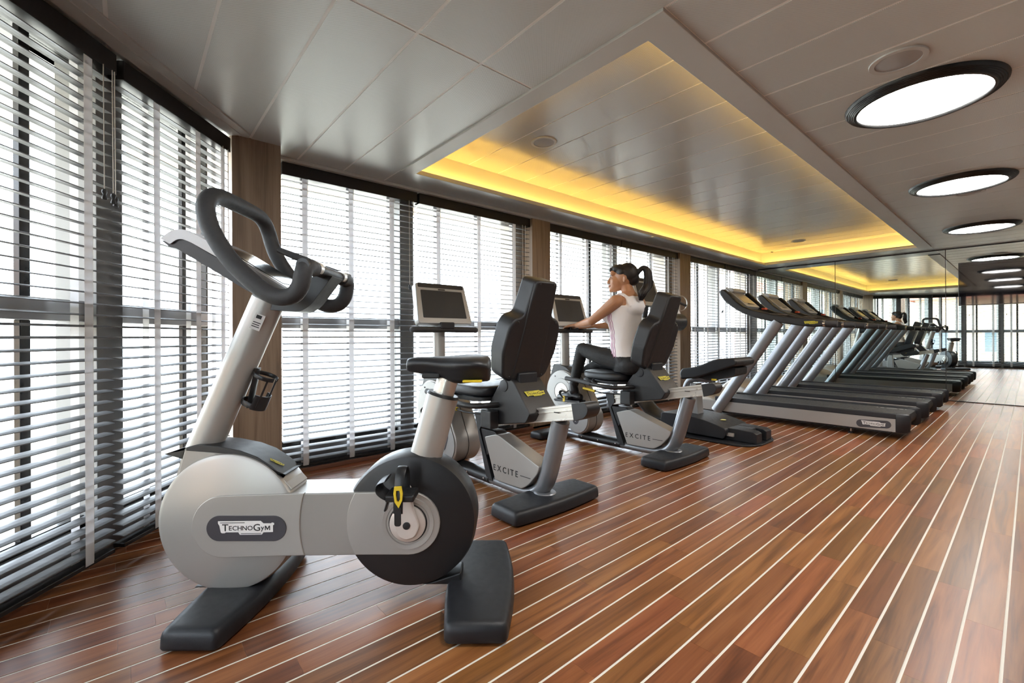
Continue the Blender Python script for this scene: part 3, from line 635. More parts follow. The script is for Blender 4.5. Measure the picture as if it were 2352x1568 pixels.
        q = spline([(min(xs) * .5 + max(xs) * .5, y0 + .015, z0 - .004), (sum(xs) / 2, y0 + .050, z0 - .002), (sum(xs) / 2, y0 + .078, z0 + .020), (sum(xs) / 2, y0 + .076, z0 + .046), (sum(xs) / 2, y0 + .050, z0 + .058)], 5); MB().tube(q, [(.004, .046)] * len(q), 14, up=(0, 0, 1)).build('toe_clip', 'dark_grey_plastic', p)
        q = [(sum(xs) / 2, y0 + .045, z0 - .004), (sum(xs) / 2, y0 + .058, z0 - .05)]; MB().tube(q, [(.005, .020)] * 2, 12, up=(0, 1, 0)).build('toe_tab', 'dark_grey_plastic', p)
        path = spline([(xs[0] + sx * .0, y0, z0 + .005), (xs[0] + sx * .005, y0, z0 + .065), (xs[0] + sx * .045, y0 - .002, z0 + .098), (xs[1] - sx * .01, y0, z0 + .078), (xs[1] + sx * .006, y0 + .002, z0 + .02), (xs[1] + sx * .008, y0 + .004, z0 - .045)], 6)
        MB().tube(path, [(.002, .016)] * len(path), 8, up=(sx, 0, 0)).build('strap', 'black_plastic', p)
        if front:
            q = MB(); outer = [(-.011, .035), (.012, .034), (.015, .012), (.011, -.016), (-.002, -.036), (-.013, -.012), (-.015, .012)]; inner = [(-.005, .022), (.006, .022), (.007, .006), (.005, -.012), (-.001, -.016), (-.007, -.006), (-.007, .010)]
            for i in range(7):
                j = (i + 1) % 7; q.prism([outer[i], outer[j], inner[j], inner[i]], xs[1] - .016, xs[1] - .009, lambda a, c, u: (u, y0 + a + .002, z0 + c + .012))
            q.build('buckle', 'yellow_plastic', p, smooth=False)
            MB().prism(rpoly([(-.011, -.02), (-.011, -.085), (.011, -.085), (.011, -.02)], .009), xs[1] - .013, xs[1] - .010, lambda a, c, u: (u, y0 + a + .004, z0 + c)).build('strap_end', 'black_plastic', p)
    crank(-1, True, True); crank(1, False, False)
    # seat tube and saddle
    a, c = P(974, 1062), P(1018, 905); A, C = Vector((0, *a)), Vector((0, *c)); dr = (C - A).normalized(); r = .060
    MB().tube([A, C - dr * .004], r, 36, up=(1, 0, 0)).build('seat_tube', 'silver_paint', t)
    MB().tube([C - dr * .006, C + dr * .004], [r + .002, r - .003], 36, up=(1, 0, 0)).build('seat_collar', 'black_plastic', t)
    q = P(1030, 866); Q = Vector((0, *q)); po = MB().tube([C - dr * .01, Q], .040, 28, up=(1, 0, 0)).build('seat_post', 'pale_alloy', t)
    # saddle: sections from rear to nose
    zt = P(1030, 817)[1]; yr, yn = P(1128, 840)[0], P(934, 835)[0]; secs = []
    for k, (tt, hw, up, dn) in enumerate(((0, .090, -.010, .080), (.03, .115, .0, .098), (.12, .130, .008, .104), (.28, .125, .008, .112), (.42, .098, .004, .112), (.55, .066, .0, .088), (.72, .048, -.002, .072), (.88, .040, -.002, .062), (.97, .032, -.006, .054), (1.0, .020, -.014, .040))):
        y = yr + (yn - yr) * tt; ring = []
        for j in range(20):
            an = 2 * pi * j / 20; ca, sa = cos(an), sin(an); ex = .62
            X = hw * abs(ca) ** ex * (1 if ca > 0 else -1); Z = abs(sa) ** ex * (1 if sa > 0 else -1)
            zz = zt + up - .022 + .022 * Z if Z > 0 else zt + up - .022 + (dn - .022) * Z
            if Z > 0: zz -= .018 * (abs(X) / max(hw, .001)) ** 2 * (1 if tt < .6 else .4)
            ring.append((X * (.8 if Z < -.4 else 1), y, zz))
        secs.append(ring)
    sd = MB().rings(secs).build('saddle', 'upholstery', t, sub=1)
    y0, z0 = P(985, 868); MB().box((-.045, y0 - .05, zt - .082), (.045, y0 + .02, zt - .060)).build('saddle_clamp', 'dark_grey_plastic', sd, bevel=.006)
    yl = P(1085, 876, -.09); MB().box((-.10, yl[0] - .035, yl[1] - .003), (-.06, yl[0] + .035, yl[1] + .006)).build('lever', 'yellow_plastic', sd, bevel=.003)
    # front column, shroud
    a, c = P(468, 1030), P(617, 690); A, C = Vector((0, *a)), Vector((0, *c)); dr = (C - A).normalized()
    MB().tube([A - dr * .05, C], .058, 36, up=(1, 0, 0)).build('front_column', 'silver_paint', t)
    Q4 = lambda a, b_, x: P(340 + a / 2.7025, 950 + b_ / 2.7025, x)
    topl = [Q4(*q, .055) for q in ((300, 186), (445, 158), (560, 168), (690, 194), (780, 228), (860, 280), (928, 340), (985, 402))]
    MB().prism([Q4(180, 380, -.06), Q4(228, 212, -.06)] + topl + [Q4(872, 492, -.06), Q4(500, 470, -.06), Q4(300, 420, -.06)], -.064, .064).build('shroud', 'silver_paint', t, bevel=.014, seg=4)
    tv = [Vector(q) for q in topl]; up1 = []
    for i in range(len(tv) - 1):
        d = (tv[min(i + 1, len(tv) - 1)] - tv[max(i - 1, 0)]).normalized(); nn = Vector((d.y, -d.x)); nn = nn if nn.y > 0 else -nn; up1.append(tuple(tv[i] + nn * .009))
    l0 = Q4(238, 208, -.067); up1[0] = (l0[0], l0[1])
    lowl = [(q[0], q[1]) for q in [Q4(*q, -.066) for q in ((850, 380), (800, 372), (700, 322), (610, 280), (500, 249), (400, 240))]]; lowl.append((l0[0] + .001, l0[1] - .012))
    MB().prism(up1 + lowl, -.0690, .0690).build('shroud_cover', 'dark_grey_plastic', t, bevel=.012, seg=4)
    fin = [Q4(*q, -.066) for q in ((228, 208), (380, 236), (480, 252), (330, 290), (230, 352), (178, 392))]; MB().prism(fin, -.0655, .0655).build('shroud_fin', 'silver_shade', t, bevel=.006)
    q0, q1 = topl[4], topl[6]; th = atan2(q0[1] - q1[1], q0[0] - q1[0]); dn = Vector((-sin(th), cos(th)))
    R3 = Matrix.Translation((-.026, (q0[0] + q1[0]) / 2 + dn.x * .0135, (q0[1] + q1[1]) / 2 + dn.y * .0135 + .001)) @ Matrix.Rotation(th, 4, 'X') @ Matrix.Rotation(radians(-62), 4, 'Z')
    logo(t, R3, .056, 'decal_yellow', 'decal_black', 'sticker')
    la, lb = Vector((0, *P(585, 765))), Vector((0, *P(611, 706))); ld = (lb - la).normalized(); lm = (la + lb) / 2; le = Vector((-1, 0, 0)); lx = ld.cross(le).normalized(); lx = -lx if lx.y > 0 else lx; nl = Vector((-.93, lx.y * .36, lx.z * .36)); tx_ = ld.cross(nl).normalized(); tx_ = -tx_ if tx_.y > 0 else tx_
    for u0, u1, v0, v1, m_, off in ((-.017, .017, -.030, .030, 'decal_white', .0586), (-.011, .007, .013, .026, 'decal_black', .0592), (-.014, .012, -.004, -.001, 'decal_black', .0592), (-.014, .010, -.012, -.009, 'decal_black', .0592), (-.014, .012, -.020, -.017, 'decal_black', .0592)):
        MB().add([lm + nl * off + tx_ * u + ld * v for u, v in ((u0, v0), (u1, v0), (u1, v1), (u0, v1))] + [lm + nl * (off - .004) + tx_ * u + ld * v for u, v in ((u0, v0), (u1, v0), (u1, v1), (u0, v1))], [(0, 1, 2, 3), (4, 5, 6, 7), (0, 1, 5, 4), (1, 2, 6, 5), (2, 3, 7, 6), (3, 0, 4, 7)]).build('rating_label', m_, t, smooth=False)
    # handlebar
    hv = .205
    path = [(-hv, y, z) for y, z in ((.132, 1.178), (.142, 1.140), (.168, 1.112), (.210, 1.107), (.258, 1.126), (.320, 1.178), (.378, 1.240), (.424, 1.312), (.446, 1.366))] + [(-hv + .006, .456, 1.412), (-hv + .032, .459, 1.448), (-hv + .078, .459, 1.466), (-.05, .459, 1.470)]
    path = [(-hv + .075, .128, 1.2135), (-hv + .035, .128, 1.2130), (-hv + .008, .129, 1.203)] + path
    full = path + [(-x, y, z) for x, y, z in path[::-1]]
    MB().tube(spline(full, 5), .0285, 18).build('handlebar', 'grip_rubber', t)
    k0 = (-hv, .128, 1.213)
    MB().tube([(-hv - .012, k0[1], k0[2]), (hv + .012, k0[1], k0[2])], .0225, 18).build('crossbar', 'dark_grey_plastic', t)
    for sx in (-1, 1):
        MB().tube([(sx * .10, k0[1] - .004, k0[2] + .004), (sx * .165, k0[1] - .004, k0[2] + .004)], .0232, 16).build('pulse_sensor', 'pale_alloy', t)
        g = [(sx * (hv - .01), k0[1] - .012, k0[2] + .016), (sx * (hv - .012), k0[1] + .03, k0[2] + .030), (sx * (hv - .012), k0[1] + .085, k0[2] + .052)]
        MB().tube(g, [(.010, .022), (.012, .024), (.010, .022)], 12).build('elbow_pad', 'grip_rubber', t)
    # stem bracket
    st = rpoly([P(*q, -.045) for q in ((622, 712), (690, 716), (714, 702), (765, 634), (722, 632), (694, 664), (640, 664))], [.004, .012, .03, .004, .004, .02, .004])
    MB().prism(st, -.05, .05).build('stem', 'dark_grey_plastic', t, bevel=.005)
    # console
    cs = rpoly([P(*q, -.13) for q in ((374, 550), (398, 531), (428, 528), (470, 549), (664, 668), (640, 690), (592, 676), (575, 668), (400, 566), (392, 568))], [.004, .02, .03, .02, .004, .01, .02, .01, .01, .004])
    low = rpoly([P(*q, -.12) for q in ((376, 552), (397, 569), (412, 572), (578, 671), (602, 676), (640, 680), (600, 650), (440, 556), (418, 550), (400, 562))], .006)
    con = MB().prism(low, -.135, .135).build('console', 'dark_grey_plastic', t, bevel=.008)
    top = rpoly([P(*q, -.13) for q in ((374, 549), (398, 530), (428, 527), (470, 548), (668, 668), (648, 674), (440, 556), (416, 548), (396, 562))], [.004, .02, .03, .02, .004, .004, .02, .02, .004])
    MB().prism(top, -.142, .142).build('console_shell', 'pale_silver', con, bevel=.006)
    q0, q1 = Vector(P(470, 548, -.13)), Vector(P(668, 668, -.13)); u = (q1 - q0); ln = u.length; u.normalize(); nn = Vector((-u.y, u.x)) if -u.y * 0 + u.x * 1 > 0 else Vector((u.y, -u.x))
    if nn.y < 0: nn = -nn
    def scr(a, c, x0, x1, lift): return [(x, q0.x + u.x * s_ + nn.x * lift, q0.y + u.y * s_ + nn.y * lift) for x, s_ in ((x0, a), (x1, a), (x1, c), (x0, c))]
    for a, c, x0, x1, l0, l1, m, nm in ((.02, ln - .015, -.125, .125, -.002, .004, 'chrome', 'screen_bezel'), (.045, ln - .05, -.108, .108, .003, .0055, 'display_black', 'screen')):
        lo, hi = scr(a, c, x0, x1, l0), scr(a, c, x0, x1, l1); MB().add(lo + hi, [(0, 1, 2, 3), (4, 5, 6, 7), (0, 1, 5, 4), (1, 2, 6, 5), (2, 3, 7, 6), (3, 0, 4, 7)]).build(nm, m, con, bevel=.001)
    # bottle cage
    k = P(560, 890, 0); d = Vector((0, *P(612, 690))) - Vector((0, *P(468, 1030))); d.normalize(); o = Vector((0, *P(594, 905, 0))); ax = d; e1 = Vector((1, 0, 0)); e2 = ax.cross(e1).normalized()
    if e2.y > 0: e2 = -e2
    cg = MB().tube([Vector((0, *P(573, 935, 0))), Vector((0, *P(592, 845, 0)))], [(.006, .022)] * 2, 8, up=(e2.x, e2.y, e2.z)); cage = cg.build('bottle_cage', 'black_plastic', t)
    ce = Vector((0, *P(597, 895, 0)))
    R = .043
    def ringpts(cen, a0, a1, r=R, n=18): return [cen + e1 * (r * sin(a)) + e2 * (r * cos(a)) for a in [a0 + (a1 - a0) * i / n for i in range(n + 1)]]
    cb, ct = ce - ax * .055, ce + ax * .055
    MB().tube(ringpts(ct, radians(20), radians(340)), [(.008, .0022)] * 19, 8, up=tuple(ax)).build('hoop', 'black_plastic', cage)
    MB().tube(ringpts(cb, radians(-180), radians(180)), [(.010, .0022)] * 19, 8, up=tuple(ax)).build('hoop', 'black_plastic', cage)
    cu = MB()
    ra = [[p for p in ringpts(cb + ax * h, radians(-75), radians(75), R + off)] for h, off in ((-.012, 0), (.045, 0))]
    rb = [[p for p in ringpts(cb + ax * h, radians(-75), radians(75), R + .003)] for h in (-.012, .045)]
    n = len(ra[0]); vs = ra[0] + ra[1] + rb[0] + rb[1]; fs = []
    for i in range(n - 1): fs += [(i, i + 1, n + i + 1, n + i), (2 * n + i, 3 * n + i, 3 * n + i + 1, 2 * n + i + 1), (i, 2 * n + i, 2 * n + i + 1, i + 1), (n + i, n + i + 1, 3 * n + i + 1, 3 * n + i)]
    fs += [(0, n, 3 * n, 2 * n), (n - 1, 3 * n - 1, 4 * n - 1, 2 * n - 1)]
    cu.add(vs, fs).build('cup', 'dark_grey_plastic', cage)
    for s_ in (-1, 1): MB().tube([ct + e1 * s_ * R * .75 + e2 * R * .66, cb + e1 * s_ * R * .75 + e2 * R * .66], [(.006, .003)] * 2, 8).build('strut', 'black_plastic', cage)
    return t
upright_bike()
# ================================================================== recumbent bikes
def recumbent_bike():
    FR = Frame((1.82, 1.80, 0), 0); t = tag(empty('recumbent_bike', FR.loc, 0), 'empty recumbent exercise bike with high black backrest, between the upright bike and the woman', 'exercise bike', 'recumbent bikes facing the windows'); P = FR.px
    C1 = lambda a, b, x=0.0: P(920 + a / 2.529, 600 + b / 2.529, x)
    base_foot(t, -.10, .115, 0, .078, (-.335, .335), bulge=.022)
    base_foot(t, 1.20, 1.35, 0, .070, (-.31, .31), bulge=.015)
    path = spline([(0, -.098, .506), (0, -.055, .36), (0, -.005, .20), (0, .045, .105), (0, .13, .060), (0, .30, .046), (0, .75, .046), (0, 1.22, .05)], 6); n = len(path)
    MB().tube(path, [((.052, .050) if i < 14 else ((.052 - .019 * min(1, (i - 14) / 10)), .048)) for i in range(n)], 24, up=(0, 1, .3)).build('frame_tube', 'silver_tube', t)
    MB().lathe([(.066, .0), (.060, .006), (.05, .007)], 28, (0, .03, .077)).build('foot_collar', 'silver_tube', t)
    MB().tube([(0, .50, .05), (0, .96, .052)], [(.040, .056)] * 2, 20).build('frame_sleeve', 'dark_grey_plastic', t)
    for y in (.54, .73, .92): MB().lathe([(.006, 0), (.006, -.003), (0, -.004)], 10, (-.0555, y, .052), 'x').build('screw', 'chrome', t)
    # side panel with lettering
    pn = [C1(*q, -.055) for q in ((487, 1018), (560, 1003), (805, 1195), (795, 1235), (745, 1300), (700, 1322), (548, 1268))]
    MB().prism(rpoly(pn, [.012, .03, .01, .03, .04, .02, .004]), -.055, .055).build('side_panel', 'silver_paint', t, bevel=.012, seg=3)
    a0, a1 = C1(540, 1208, -.056), C1(670, 1250, -.056); th = atan2(a1[1] - a0[1], a0[0] - a1[0])
    M = nearside(-.0562, a0[0], a0[1] - .001) @ Matrix.Rotation(th, 4, 'Z'); wl = lettering(t, 'EXCITE', M, .052, 'decal_black', .017)
    MB().add([tuple(M @ Vector(q)) for q in ((wl + .005, .014, .001), (wl + .095, .014, .001), (wl + .095, .018, .001), (wl + .005, .018, .001))], [(0, 1, 2, 3)]).build('lettering_dash', 'decal_black', t, smooth=False)
    # rail, cap, strut
    r0, r1 = (.60, .418), (-.228, .574); d = Vector((r1[0] - r0[0], r1[1] - r0[1])).normalized(); nn = Vector((d.y, -d.x)); nn = nn if nn.y > 0 else -nn
    q = lambda p, k: (p[0] + nn.x * k, p[1] + nn.y * k)
    rail = MB().prism([q(r0, -.042), q(r1, -.042), q(r1, .042), q(r0, .042)], -.040, .040).build('rail', 'pale_alloy', t, bevel=.002)
    for k0, k1, m in ((.030, .040, 'pale_alloy'), (.008, .018, 'pale_alloy'), (-.040, -.030, 'pale_alloy')): MB().prism([q(r0, k0), q(r1, k0), q(r1, k1), q(r0, k1)], -.046, .046).build('rail_ridge', m, rail, bevel=.002)
    e = (r1[0] + d.x * -.12, r1[1] + d.y * -.12); MB().box((-.048, e[0] - .02, e[1] + .004), (-.0465, e[0] + .02, e[1] + .009)).build('rail_stop', 'decal_black', rail, smooth=False)
    cp = rpoly([q(r1, -.046), (r1[0] - .085, r1[1] - .018), (r1[0] - .108, r1[1] + .025), (r1[0] - .085, r1[1] + .062), q(r1, .046)], [.004, .03, .03, .03, .004]); MB().prism(cp, -.052, .052).build('rail_cap', 'dark_grey_plastic', t, bevel=.008)
    MB().prism(rpoly([(.645, .47), (.565, .475), (.55, .41), (.59, .36), (.452, .05), (.512, .045)], [.012, .012, .01, .01, .003, .003]), -.052, .052).build('strut', 'charcoal_plastic', t, bevel=.004)
    MB().prism([(.59, .37), (.44, .37), (.37, .33), (.52, .20)], -.045, .045).build('rail_bracket', 'black_plastic', t, bevel=.004)
    # seat carriage
    s = -.115
    cr = rpoly([C1(*q, s) for q in ((498, 850), (572, 712), (592, 680), (622, 672), (652, 692), (752, 890), (728, 942), (560, 948))], [.01, .02, .03, .03, .03, .01, .02, .02])
    car = MB().prism(cr, -.115, .115).build('seat_carriage', 'dark_grey_plastic', t, bevel=.010, seg=3)
    h = C1(600, 722, s); MB().lathe([(.036, 0), (.036, -.004), (.032, -.005), (0, -.005)], 28, (-.115, h[0], h[1]), 'x').build('pivot_cap', 'charcoal_plastic', car)
    u0, u1 = Vector(C1(655, 700, s)), Vector(C1(748, 888, s)); um = u0 * .56 + u1 * .44; th = atan2(u0.y - u1.y, u0.x - u1.x); nrm = Vector((-(u0 - u1).y, (u0 - u1).x)).normalized(); nrm = nrm if nrm.x < 0 else -nrm
    up_ = (u0 - u1).normalized(); Mx = Matrix(((1, 0, 0, 0), (0, up_.x, nrm.x, um.x + nrm.x * .006), (0, up_.y, nrm.y, um.y + nrm.y * .006), (0, 0, 0, 1)))
    logo(car, Mx, .155, 'decal_yellow', 'decal_black', 'sticker')
    hg = C1(700, 700, 0); MB().box((-.075, u0.x - .01, u0.y - .02), (.075, u0.x + .07, u0.y + .05)).build('hinge', 'charcoal_plastic', car, bevel=.01)
    # seat cushion
    rings = []
    for z, k in ((.600, .9), (.606, .98), (.622, 1), (.648, 1), (.664, .96), (.670, .84)):
        rings.append([(.205 * k * (abs(cos(a)) ** .5) * (1 if cos(a) > 0 else -1), .60 + .225 * k * (abs(sin(a)) ** .5) * (1 if sin(a) > 0 else -1), z + .012 * max(0, sin(a))) for a in [2 * pi * i / 32 for i in range(32)]])
    st = MB().rings(rings).build('seat', 'upholstery', t, sub=1)
    rg = [[(.208 * (abs(cos(a)) ** .5) * (1 if cos(a) > 0 else -1), .60 + .228 * (abs(sin(a)) ** .5) * (1 if sin(a) > 0 else -1), z) for a in [2 * pi * i / 32 for i in range(32)]] for z in (.578, .600)]
    MB().rings(rg).build('seat_pan', 'black_plastic', st)
    # backrest: shell behind, pad in front, leaning back
    b0, b1 = Vector((.235, .715)), Vector((.035, 1.30)); ax = (b1 - b0).normalized(); bn = Vector((ax.y, -ax.x))   # bn points forward
    H = (b1 - b0).length
    def back(prof, f0, f1, nm, m, bev):
        pl = [(hw, s_ * H) for s_, hw in prof]; poly = rpoly(pl + [(-a, c) for a, c in pl[::-1]], .03, 4)
        mp = lambda a, c, tt: (a, b0.x + ax.x * c + bn.x * tt, b0.y + ax.y * c + bn.y * tt)
        return MB().prism(poly, f0, f1, mp).build(nm, m, t, bevel=bev, seg=3)
    back([(0, .12), (.05, .175), (.30, .215), (.55, .205), (.63, .175), (.655, .11), (1.0, .085)], -.035, .060, 'backrest_shell', 'upholstery', .018)
    back([(-.005, .115), (.55, .100), (.66, .100), (1.0, .084)], -.043, .02, 'backrest_spine', 'dark_grey_plastic', .014)
    pd = back([(0, .12), (.05, .175), (.30, .215), (.55, .205), (.63, .175), (.655, .11), (1.0, .085)], .030, .092, 'backrest_pad', 'upholstery', .014)
    for s_, hx in ((.97, .055), (.97, -.055), (.60, .15), (.60, -.15), (.06, .13), (.06, -.13)):
        c = b0 + ax * (s_ * H) - bn * (.0425 if abs(hx) < .1 else .0345); MB().ball((hx, c.x, c.y), .006, 8, 6).build('screw', 'black_plastic', t)
    # hand grips beside the seat
    for sx in (-1, 1):
        pth = spline([(sx * .10, .315, .560), (sx * .20, .345, .560), (sx * .262, .44, .558), (sx * .265, .62, .572), (sx * .255, .80, .592), (sx * .245, .93, .598)], 6)
        MB().tube(pth, .0175, 14).build('side_grip', 'black_plastic', t); MB().tube([(sx * .2635, .64, .5735), (sx * .255, .80, .592), (sx * .2445, .935, .599)], .0195, 14).build('grip_sleeve', 'grip_rubber', t)
        MB().tube(spline([(sx * .20, .66, .60), (sx * .245, .63, .585), (sx * .262, .56, .568)], 5), .013, 10).build('grip_stay', 'black_plastic', t)
    MB().box((-.185, .30, .42), (-.12, .40, .53)).build('lever_bracket', 'black_plastic', t, bevel=.008)
    lv = MB().tube(spline([(-.17, .39, .50), (-.185, .56, .495), (-.19, .66, .505)], 5), .006, 8).build('lever', 'black_plastic', t); MB().tube([(-.19, .65, .504), (-.192, .78, .520)], [.012, .010], 12).build('lever_grip', 'yellow_plastic', lv)
    # drive housing at the front
    C2 = lambda a, b, x=0.0: (lambda v: (v[0] - 0, v[1]))(Frame((3.24, 1.80, 0), 0).px(1220 + a / 3.016, 580 + b / 3.016, x))
    w = .105; ca, cb = C2(214, 962, -w), C2(318, 1148, -w); ra = abs(C2(214, 812, -w)[1] - ca[1]); rb = abs(C2(318, 1256, -w)[1] - cb[1])
    body = MB().prism(stadium(ca, cb, ra, rb, 20), -w, w).build('drive_housing', 'silver_paint', t, bevel=.012, seg=3)
    MB().prism(stadium(ca, cb, ra + .003, rb + .003, 20), -.0015, .0015).build('housing_joint', 'dark_grey_plastic', t, smooth=False)
    for sx in (-1, 1):
        MB().prism(stadium(ca, cb, ra - .012, rb - .012, 20), sx * (w + .004) - .004, sx * (w + .004) + .004).build('side_plate', 'pale_silver', body, bevel=.003)
        MB().lathe([(ra * .62, sx * (w + .0075)), (ra * .60, sx * (w + .011)), (ra * .44, sx * (w + .011)), (ra * .40, sx * (w + .004)), (ra * .40, sx * (w + .003))], 40, (0, ca[0], ca[1]), 'x').build('crank_surround', 'pale_silver', body)
        MB().lathe([(ra * .39, sx * (w + .004)), (ra * .39, sx * (w + .012)), (0, sx * (w + .013))], 32, (0, ca[0], ca[1]), 'x').build('crank_disc', 'crank_alloy', t)
        up = (sx < 0); an = radians(193 if up else 13); L_ = .155   # near crank points to the rider, far one to the window
        e = (ca[0] + L_ * cos(an), ca[1] + L_ * sin(an)); x0, x1 = sx * (w + .012), sx * (w + .030)
        k = MB().prism(stadium(ca, e, .03, .018, 10), min(x0, x1), max(x0, x1)).build('crank_arm', 'crank_alloy', t, bevel=.004)
        p = MB().box((min(x1 + sx * .012, x1 + sx * .105), e[0] - .045, e[1] - .012), (max(x1 + sx * .012, x1 + sx * .105), e[0] + .045, e[1] + .012)).build('pedal', 'black_plastic', t, bevel=.005)
        MB().tube([(x1 - sx * .01, e[0], e[1]), (x1 + sx * .10, e[0], e[1])], .008, 10).build('spindle', 'chrome', p)
        tx, tn = cos(radians(110)), sin(radians(110))
        mid = (x1 + sx * .058)
        ends = [(x1 + sx * .010, e[0], e[1]), (x1 + sx * .012, e[0] + .052, e[1] + .035), (mid, e[0] + .075, e[1] + .055), (x1 + sx * .105, e[0] + .052, e[1] + .035), (x1 + sx * .108, e[0], e[1])]
        MB().tube(spline(ends, 5), [(.002, .012)] * 21, 8).build('strap', 'black_plastic', p)
        MB().box((min(x1 + sx * .106, x1 + sx * .111), e[0] - .012, e[1] - .03), (max(x1 + sx * .106, x1 + sx * .111), e[0] + .014, e[1] + .022)).build('buckle', 'yellow_plastic', p, bevel=.002)
    bb = MB().prism(stadium((cb[0] + .01, cb[1] - .02), (cb[0] - .02, cb[1] + .05), .034, .034, 12), -w - .0095, -w - .0085).build('badge', 'badge_grey', body, smooth=False)
    logo(body, nearside(-w - .0096, cb[0] - .005, cb[1] + .012) @ Matrix.Rotation(radians(60), 4, 'Z'), .10, 'decal_white', 'decal_black')
    for a_ in (60, 120, 300): MB().ball((-w - .008, ca[0] + ra * .8 * cos(radians(a_)), ca[1] + ra * .8 * sin(radians(a_))), .006, 8, 6).build('screw', 'black_plastic', body)
    # column, collar, console
    A, B = Vector((0, ca[0] + .055, ca[1] + ra * .62)), Vector((0, 1.175, 1.045))
    MB().tube([A, B], .046, 28, up=(1, 0, 0)).build('console_column', 'silver_paint', t)
    cl = rpoly([(ca[0] + ra * .98, ca[1] + ra * .35), (ca[0] + ra * .62, ca[1] + ra + .055), (ca[0] - .02, ca[1] + ra + .03), (ca[0] - ra * .55, ca[1] + ra * .86), (ca[0] - ra * .6, ca[1] + ra * .6), (ca[0], ca[1] + ra * .8)], .02); MB().prism(cl, -.085, .085).build('housing_cover', 'dark_grey_plastic', t, bevel=.01, seg=3)
    yb = 1.075; MB().tube(spline([(-.275, yb + .02, 1.030), (-.26, yb - .01, 1.028), (-.15, yb - .015, 1.028), (0, yb, 1.03), (.15, yb - .015, 1.028), (.26, yb - .01, 1.028), (.275, yb + .02, 1.030)], 4), .021, 16).build('console_bar', 'grip_rubber', t)
    MB().box((-.06, yb - .03, 1.035), (.06, yb + .06, 1.085)).build('console_neck', 'charcoal_plastic', t, bevel=.008)
    tl = radians(16); Md = Matrix.Translation((0, yb, 1.070)) @ Matrix.Rotation(-tl, 4, 'X')
    T = lambda a, c, tt: tuple(Md @ Vector((a, tt, c)))
    sh = rpoly([(-.225, 0), (.225, 0), (.235, .02), (.215, .315), (-.215, .315), (-.235, .02)], .018)
    cn = MB().prism(sh, -.012, .05, T).build('console', 'pale_silver', t, bevel=.007)
    MB().prism(rpoly([(-.200, .282), (.200, .282), (.198, .318), (-.198, .318)], .01), -.0155, .052, T).build('console_hood', 'dark_grey_plastic', cn, bevel=.004)
    MB().prism(rpoly([(-.190, .045), (.190, .045), (.182, .262), (-.182, .262)], .008), -.0145, -.010, T).build('screen', 'display_grey', cn, bevel=.001)
    MB().prism(rpoly([(-.03, .266), (.03, .266), (.03, .277), (-.03, .277)], .003), -.0135, -.0115, T).build('console_badge', 'dark_grey_plastic', cn, smooth=False)
    return t
rb1 = recumbent_bike()
rb2 = copy_tree(rb1); rb2.location = (3.24, 1.80, 0); tag(rb2, 'recumbent exercise bike that the woman in the white top sits on')

